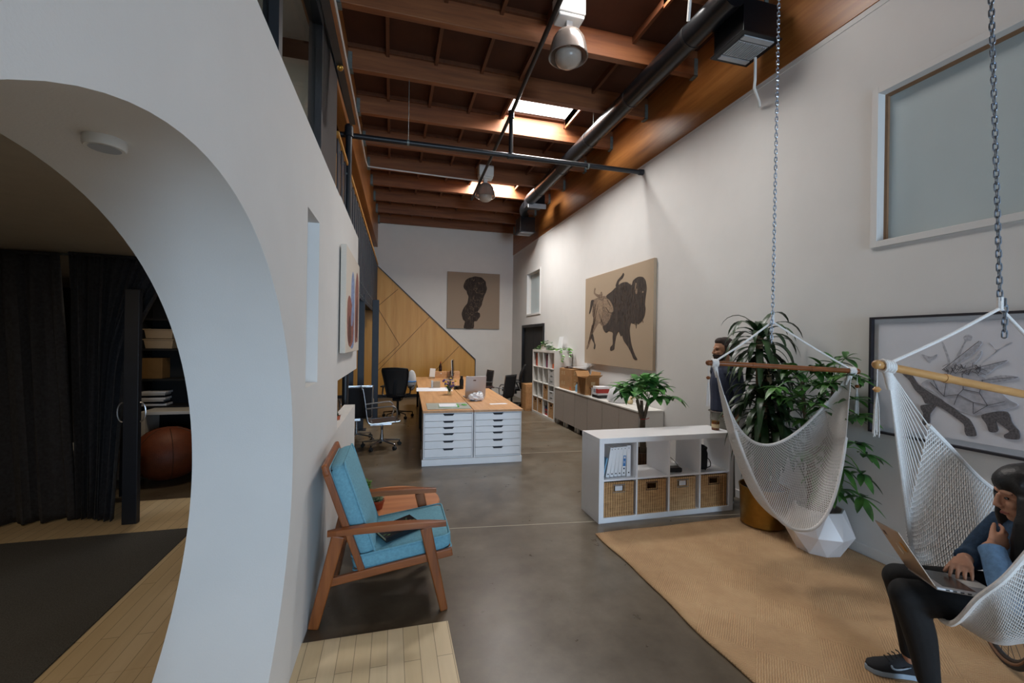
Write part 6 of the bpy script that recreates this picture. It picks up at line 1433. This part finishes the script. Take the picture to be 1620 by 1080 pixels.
# curved tick on the side of the shoe and laces
o = MB(); side = -sd_ if (-sd_).dot(V((-2.4, -1.6, 0))) > 0 else sd_; base = V((2.585, 1.56, .016))
pts = [(.34, .062), (.36, .048), (.44, .044), (.56, .052), (.70, .066)]
def sw(u, z): w = .041+.006*max(0, (u-.3)); return base+d_*L_*(1-u)*1.0*.95+side*w+V((0,0,z-.0))
o.loft(spline([sw(*p) for p in pts], 16), [.0025]+[.005]*5+[.004]*5+[.003]*3+[.0015]*2, 6); plabel(o.build('tick_mark', M['sole'], sR), 'pale curved tick mark')
o = MB()
for k in range(4): c = base+d_*L_*(.42+.07*k)+V((0,0,.106-.012*k)); o.loft([c-sd_*.022, c+V((0,0,.006)), c+sd_*.022], .003, 6)
o.loft(spline([base+d_*L_*.36+V((0,0,.115)), base+d_*L_*.36+sd_*.02+V((0,0,.135)), base+d_*L_*.30+V((0,0,.125))], 8), .003, 6); o.build('laces', M['webbing'], sR)
# laptop on her thighs
HN, HF = V((2.178, 1.267, .672)), V((2.383, 1.500, .612)); hx = (HF-HN).normalized(); dk_ = hx.cross(V((0,0,1))).normalized()
if dk_.dot(V((.6, -.8, 0))) < 0: dk_ = -dk_
dk_ = (dk_+V((0,0,.02))).normalized(); upn = hx.cross(dk_).normalized(); upn = upn if upn.z > 0 else -upn
lp_ = thing('laptop', 'open silver laptop on the black clad lap of the seated woman', 'laptop', (HN+HF)/2)
def quadslab(o, a, b_, c, d, t_, up): vs = [a, b_, c, d]; vs = vs+[p+up*t_ for p in vs]; return o.add(vs, [(0,3,2,1),(4,5,6,7),(0,1,5,4),(1,2,6,5),(2,3,7,6),(3,0,4,7)])
D = .222; quadslab(MB(), HN, HF, HF+dk_*D, HN+dk_*D, .014, upn).build('base', M['alu'], lp_, world=True, bevel=.004)
kb = MB(); t0 = upn*.0145
for r in range(6):
    n_ = 13; 
    for k in range(n_):
        a = HN+hx*(.026+.0214*k)+dk_*(.032+.0165*r)+t0; quadslab(kb, a, a+hx*.0178, a+hx*.0178+dk_*.0135, a+dk_*.0135, .0012, upn)
kp = MB(); a = HN+hx*.022+dk_*.028+t0*.98; quadslab(kp, a, a+hx*.282, a+hx*.282+dk_*.104, a+dk_*.104, .0006, upn); kq = kp.build('keyboard', M['screen'], lp_, world=True); kb.build('keys', M['keys'], kq).matrix_parent_inverse = (lp_.matrix_basis).inverted()
a = HN+hx*.11+dk_*.140+t0; quadslab(MB(), a, a+hx*.105, a+hx*.105+dk_*.07, a+dk_*.07, .0005, upn).build('trackpad', M['white_enamel'], lp_, world=True)
ports = MB()
for k in range(4): a = HN+dk_*(.03+.022*k)+upn*.004-hx*.0006; quadslab(ports, a, a+dk_*.012, a+dk_*.012+hx*.002, a+hx*.002, .005, upn)
ports.build('ports', M['screen'], lp_, world=True)
ld = V((-.50, .14, .853)); ld = (ld-hx*ld.dot(hx)).normalized(); nrm_ = hx.cross(ld).normalized(); nrm_ = nrm_ if nrm_.dot(dk_) < 0 else -nrm_
hb = upn*.014; LD = .222
lid = quadslab(MB(), HN+hb, HF+hb, HF+hb+ld*LD, HN+hb+ld*LD, .006, nrm_).build('lid', M['alu_dark'], lp_, world=True, bevel=.003)
a = HN+hb+hx*.012+ld*.014-nrm_*.0006; quadslab(MB(), a, a+hx*.30, a+hx*.30+ld*.19, a+ld*.19, .0008, nrm_).build('screen', M['screen'], lp_, world=True)
c = (HN+HF)/2+hb+ld*.115+nrm_*.0068; o = MB()
def disc(o, c, a_, b_, ra, rb, n=20):
    o.add([c+a_*ra*math.cos(2*PI*k/n)+b_*rb*math.sin(2*PI*k/n) for k in range(n)]+[c+nrm_*.0006+a_*ra*math.cos(2*PI*k/n)+b_*rb*math.sin(2*PI*k/n) for k in range(n)], [tuple(range(n-1, -1, -1)), tuple(range(n, 2*n))]+[(k, (k+1) % n, n+(k+1) % n, n+k) for k in range(n)])
disc(o, c, hx, ld, .017, .019); disc(o, c+ld*.024+hx*.004, (hx+ld).normalized(), (ld-hx).normalized(), .007, .003); plabel(o.build('fruit_emblem', M['white_enamel'], lp_, world=True), 'pale emblem')
o = MB(); a = c-hx*.085+ld*.03; quadslab(o, a-ld*.02-hx*.018, a-ld*.02+hx*.018, a+ld*.02+hx*.018, a+ld*.02-hx*.018, .0005, nrm_); plabel(o.build('sticker', M['yellow'], lp_, world=True), 'orange-yellow sticker')
a = c+hx*.10+ld*.06; quadslab(MB(), a-ld*.01-hx*.016, a-ld*.01+hx*.016, a+ld*.01+hx*.016, a+ld*.01-hx*.016, .0005, nrm_).build('sticker', M['dark_wood'], lp_, world=True)

# ---- bearded man standing between the shelf end and the wall, in profile
mc = V((3.455, 3.92, 0)); FM = V((-.97, .22, -.02)); RM = FM.cross(V((0,0,1))).normalized()
b = MB(); hd = mc+V((-.03, 0, 1.615)); Pm, mxm = head_mesh(b, hd, FM, 1.02)
limb(b, [mc+V((.0, 0, 1.38)), mc+V((-.005, 0, 1.47)), hd+V((.02, 0, -.05))], [.062, .055, .056])
limb(b, [mc+V((0,0,.92)), mc+V((0,0,1.1)), mc+V((.0,0,1.28)), mc+V((.01,0,1.40)), mc+V((.005,0,1.46))], [.12, .118, .13, .10, .05])
arms = []
for r in (-1, 1):
    s_ = mc+RM*r*.185+V((.01, 0, 1.39)); el = mc+RM*r*.215+V((.075, 0, 1.12)); wr = mc+RM*r*.20+V((.03, .0, .93)); arms.append((s_, el, wr))
    limb(b, [mc+V((0,0,1.40)), s_], [.06, .055], k=6); limb(b, [s_, el], [.052, .044, .04]); limb(b, [el, wr], [.04, .036, .027])
    hand(b, wr, V((-.22, 0, -1)), -RM*r, 1 if r > 0 else -1, [.3, .33, .36, .4, .3], 1.0)
    hp = mc+RM*r*.09+V((0,0,.93)); an = mc+RM*r*.09+V((.02,0,.09)); kn = mc+RM*r*.09+V((-.01,0,.50)); limb(b, [hp, kn, an], [.085, .06, .055, .038])
man = rmesh(b, 'person', M['skin_m'], None, .0065, 4)
tag(man, 'bearded man in a navy shirt and grey trousers standing in profile behind the plants', 'person')
e = MB()
for r in (-1, 1): e.ball(Pm(.079, r*.031, 0), (.008, .012, .006), 10, 6, mxm)
e.build('eyes', M['eye'], man)
h = MB(); h.ball(Pm(-.026, 0, .052), (.098, .081, .084), 22, 14, mxm); h.ball(Pm(-.06, 0, .0), (.06, .074, .075), 16, 10, mxm); h.ball(Pm(.02, 0, .085), (.06, .062, .045), 14, 8, mxm)
for r in (-1, 1): h.loft([Pm(.0, r*.074, .05), Pm(.008, r*.077, -.02)], [.016, .010], 8); h.loft([Pm(.09, r*.014, .023), Pm(.075, r*.044, .022)], .004, 6)
rmesh(h, 'hair', M['beard'], man, .006, 3)
h = MB(); h.ball(Pm(.034, 0, -.072), (.062, .060, .056), 18, 12, mxm); h.loft([Pm(.09, -.024, -.066), Pm(.103, 0, -.054), Pm(.09, .024, -.066)], .008, 8)
for r in (-1, 1): h.loft([Pm(.03, r*.064, -.06), Pm(.008, r*.073, -.015)], [.014, .008], 8)
rmesh(h, 'beard', M['beard'], man, .006, 3)
j = MB(); limb(j, [mc+V((0,0,.96)), mc+V((.0,0,1.1)), mc+V((.0,0,1.28)), mc+V((.01,0,1.40)), mc+V((.005,0,1.45))], [.138, .136, .148, .118, .07])
for s_, el, wr in arms: limb(j, [mc+V((0,0,1.40)), s_], [.078, .075], k=6); limb(j, [s_, el], [.073, .06, .056]); limb(j, [el, wr+V((0,0,.03))], [.056, .052, .042])
rmesh(j, 'shirt', M['shirt'], man, .008, 4)
j = MB(); limb(j, [mc+V((0,0,.965)), mc+V((0,0,.86))], [.137, .14], k=5)
for r in (-1, 1): hp = mc+RM*r*.088+V((0,0,.9)); limb(j, [hp, mc+RM*r*.09+V((-.01,0,.50)), mc+RM*r*.09+V((.02,0,.07))], [.10, .078, .07, .062])
rmesh(j, 'trousers', M['trousers'], man, .009, 4)
o = MB(); o.loft([mc+V((.143*math.cos(2*PI*k/24), .143*math.sin(2*PI*k/24), .955)) for k in range(24)], (.016, .006), 8, closed=True, up=(0,0,1)); o.build('belt', M['leather'], man)
for r in (-1, 1): q = mc+RM*r*.09; shoe(q+V((.06, 0, .001)), q+V((-.19, .05, .001)), man)
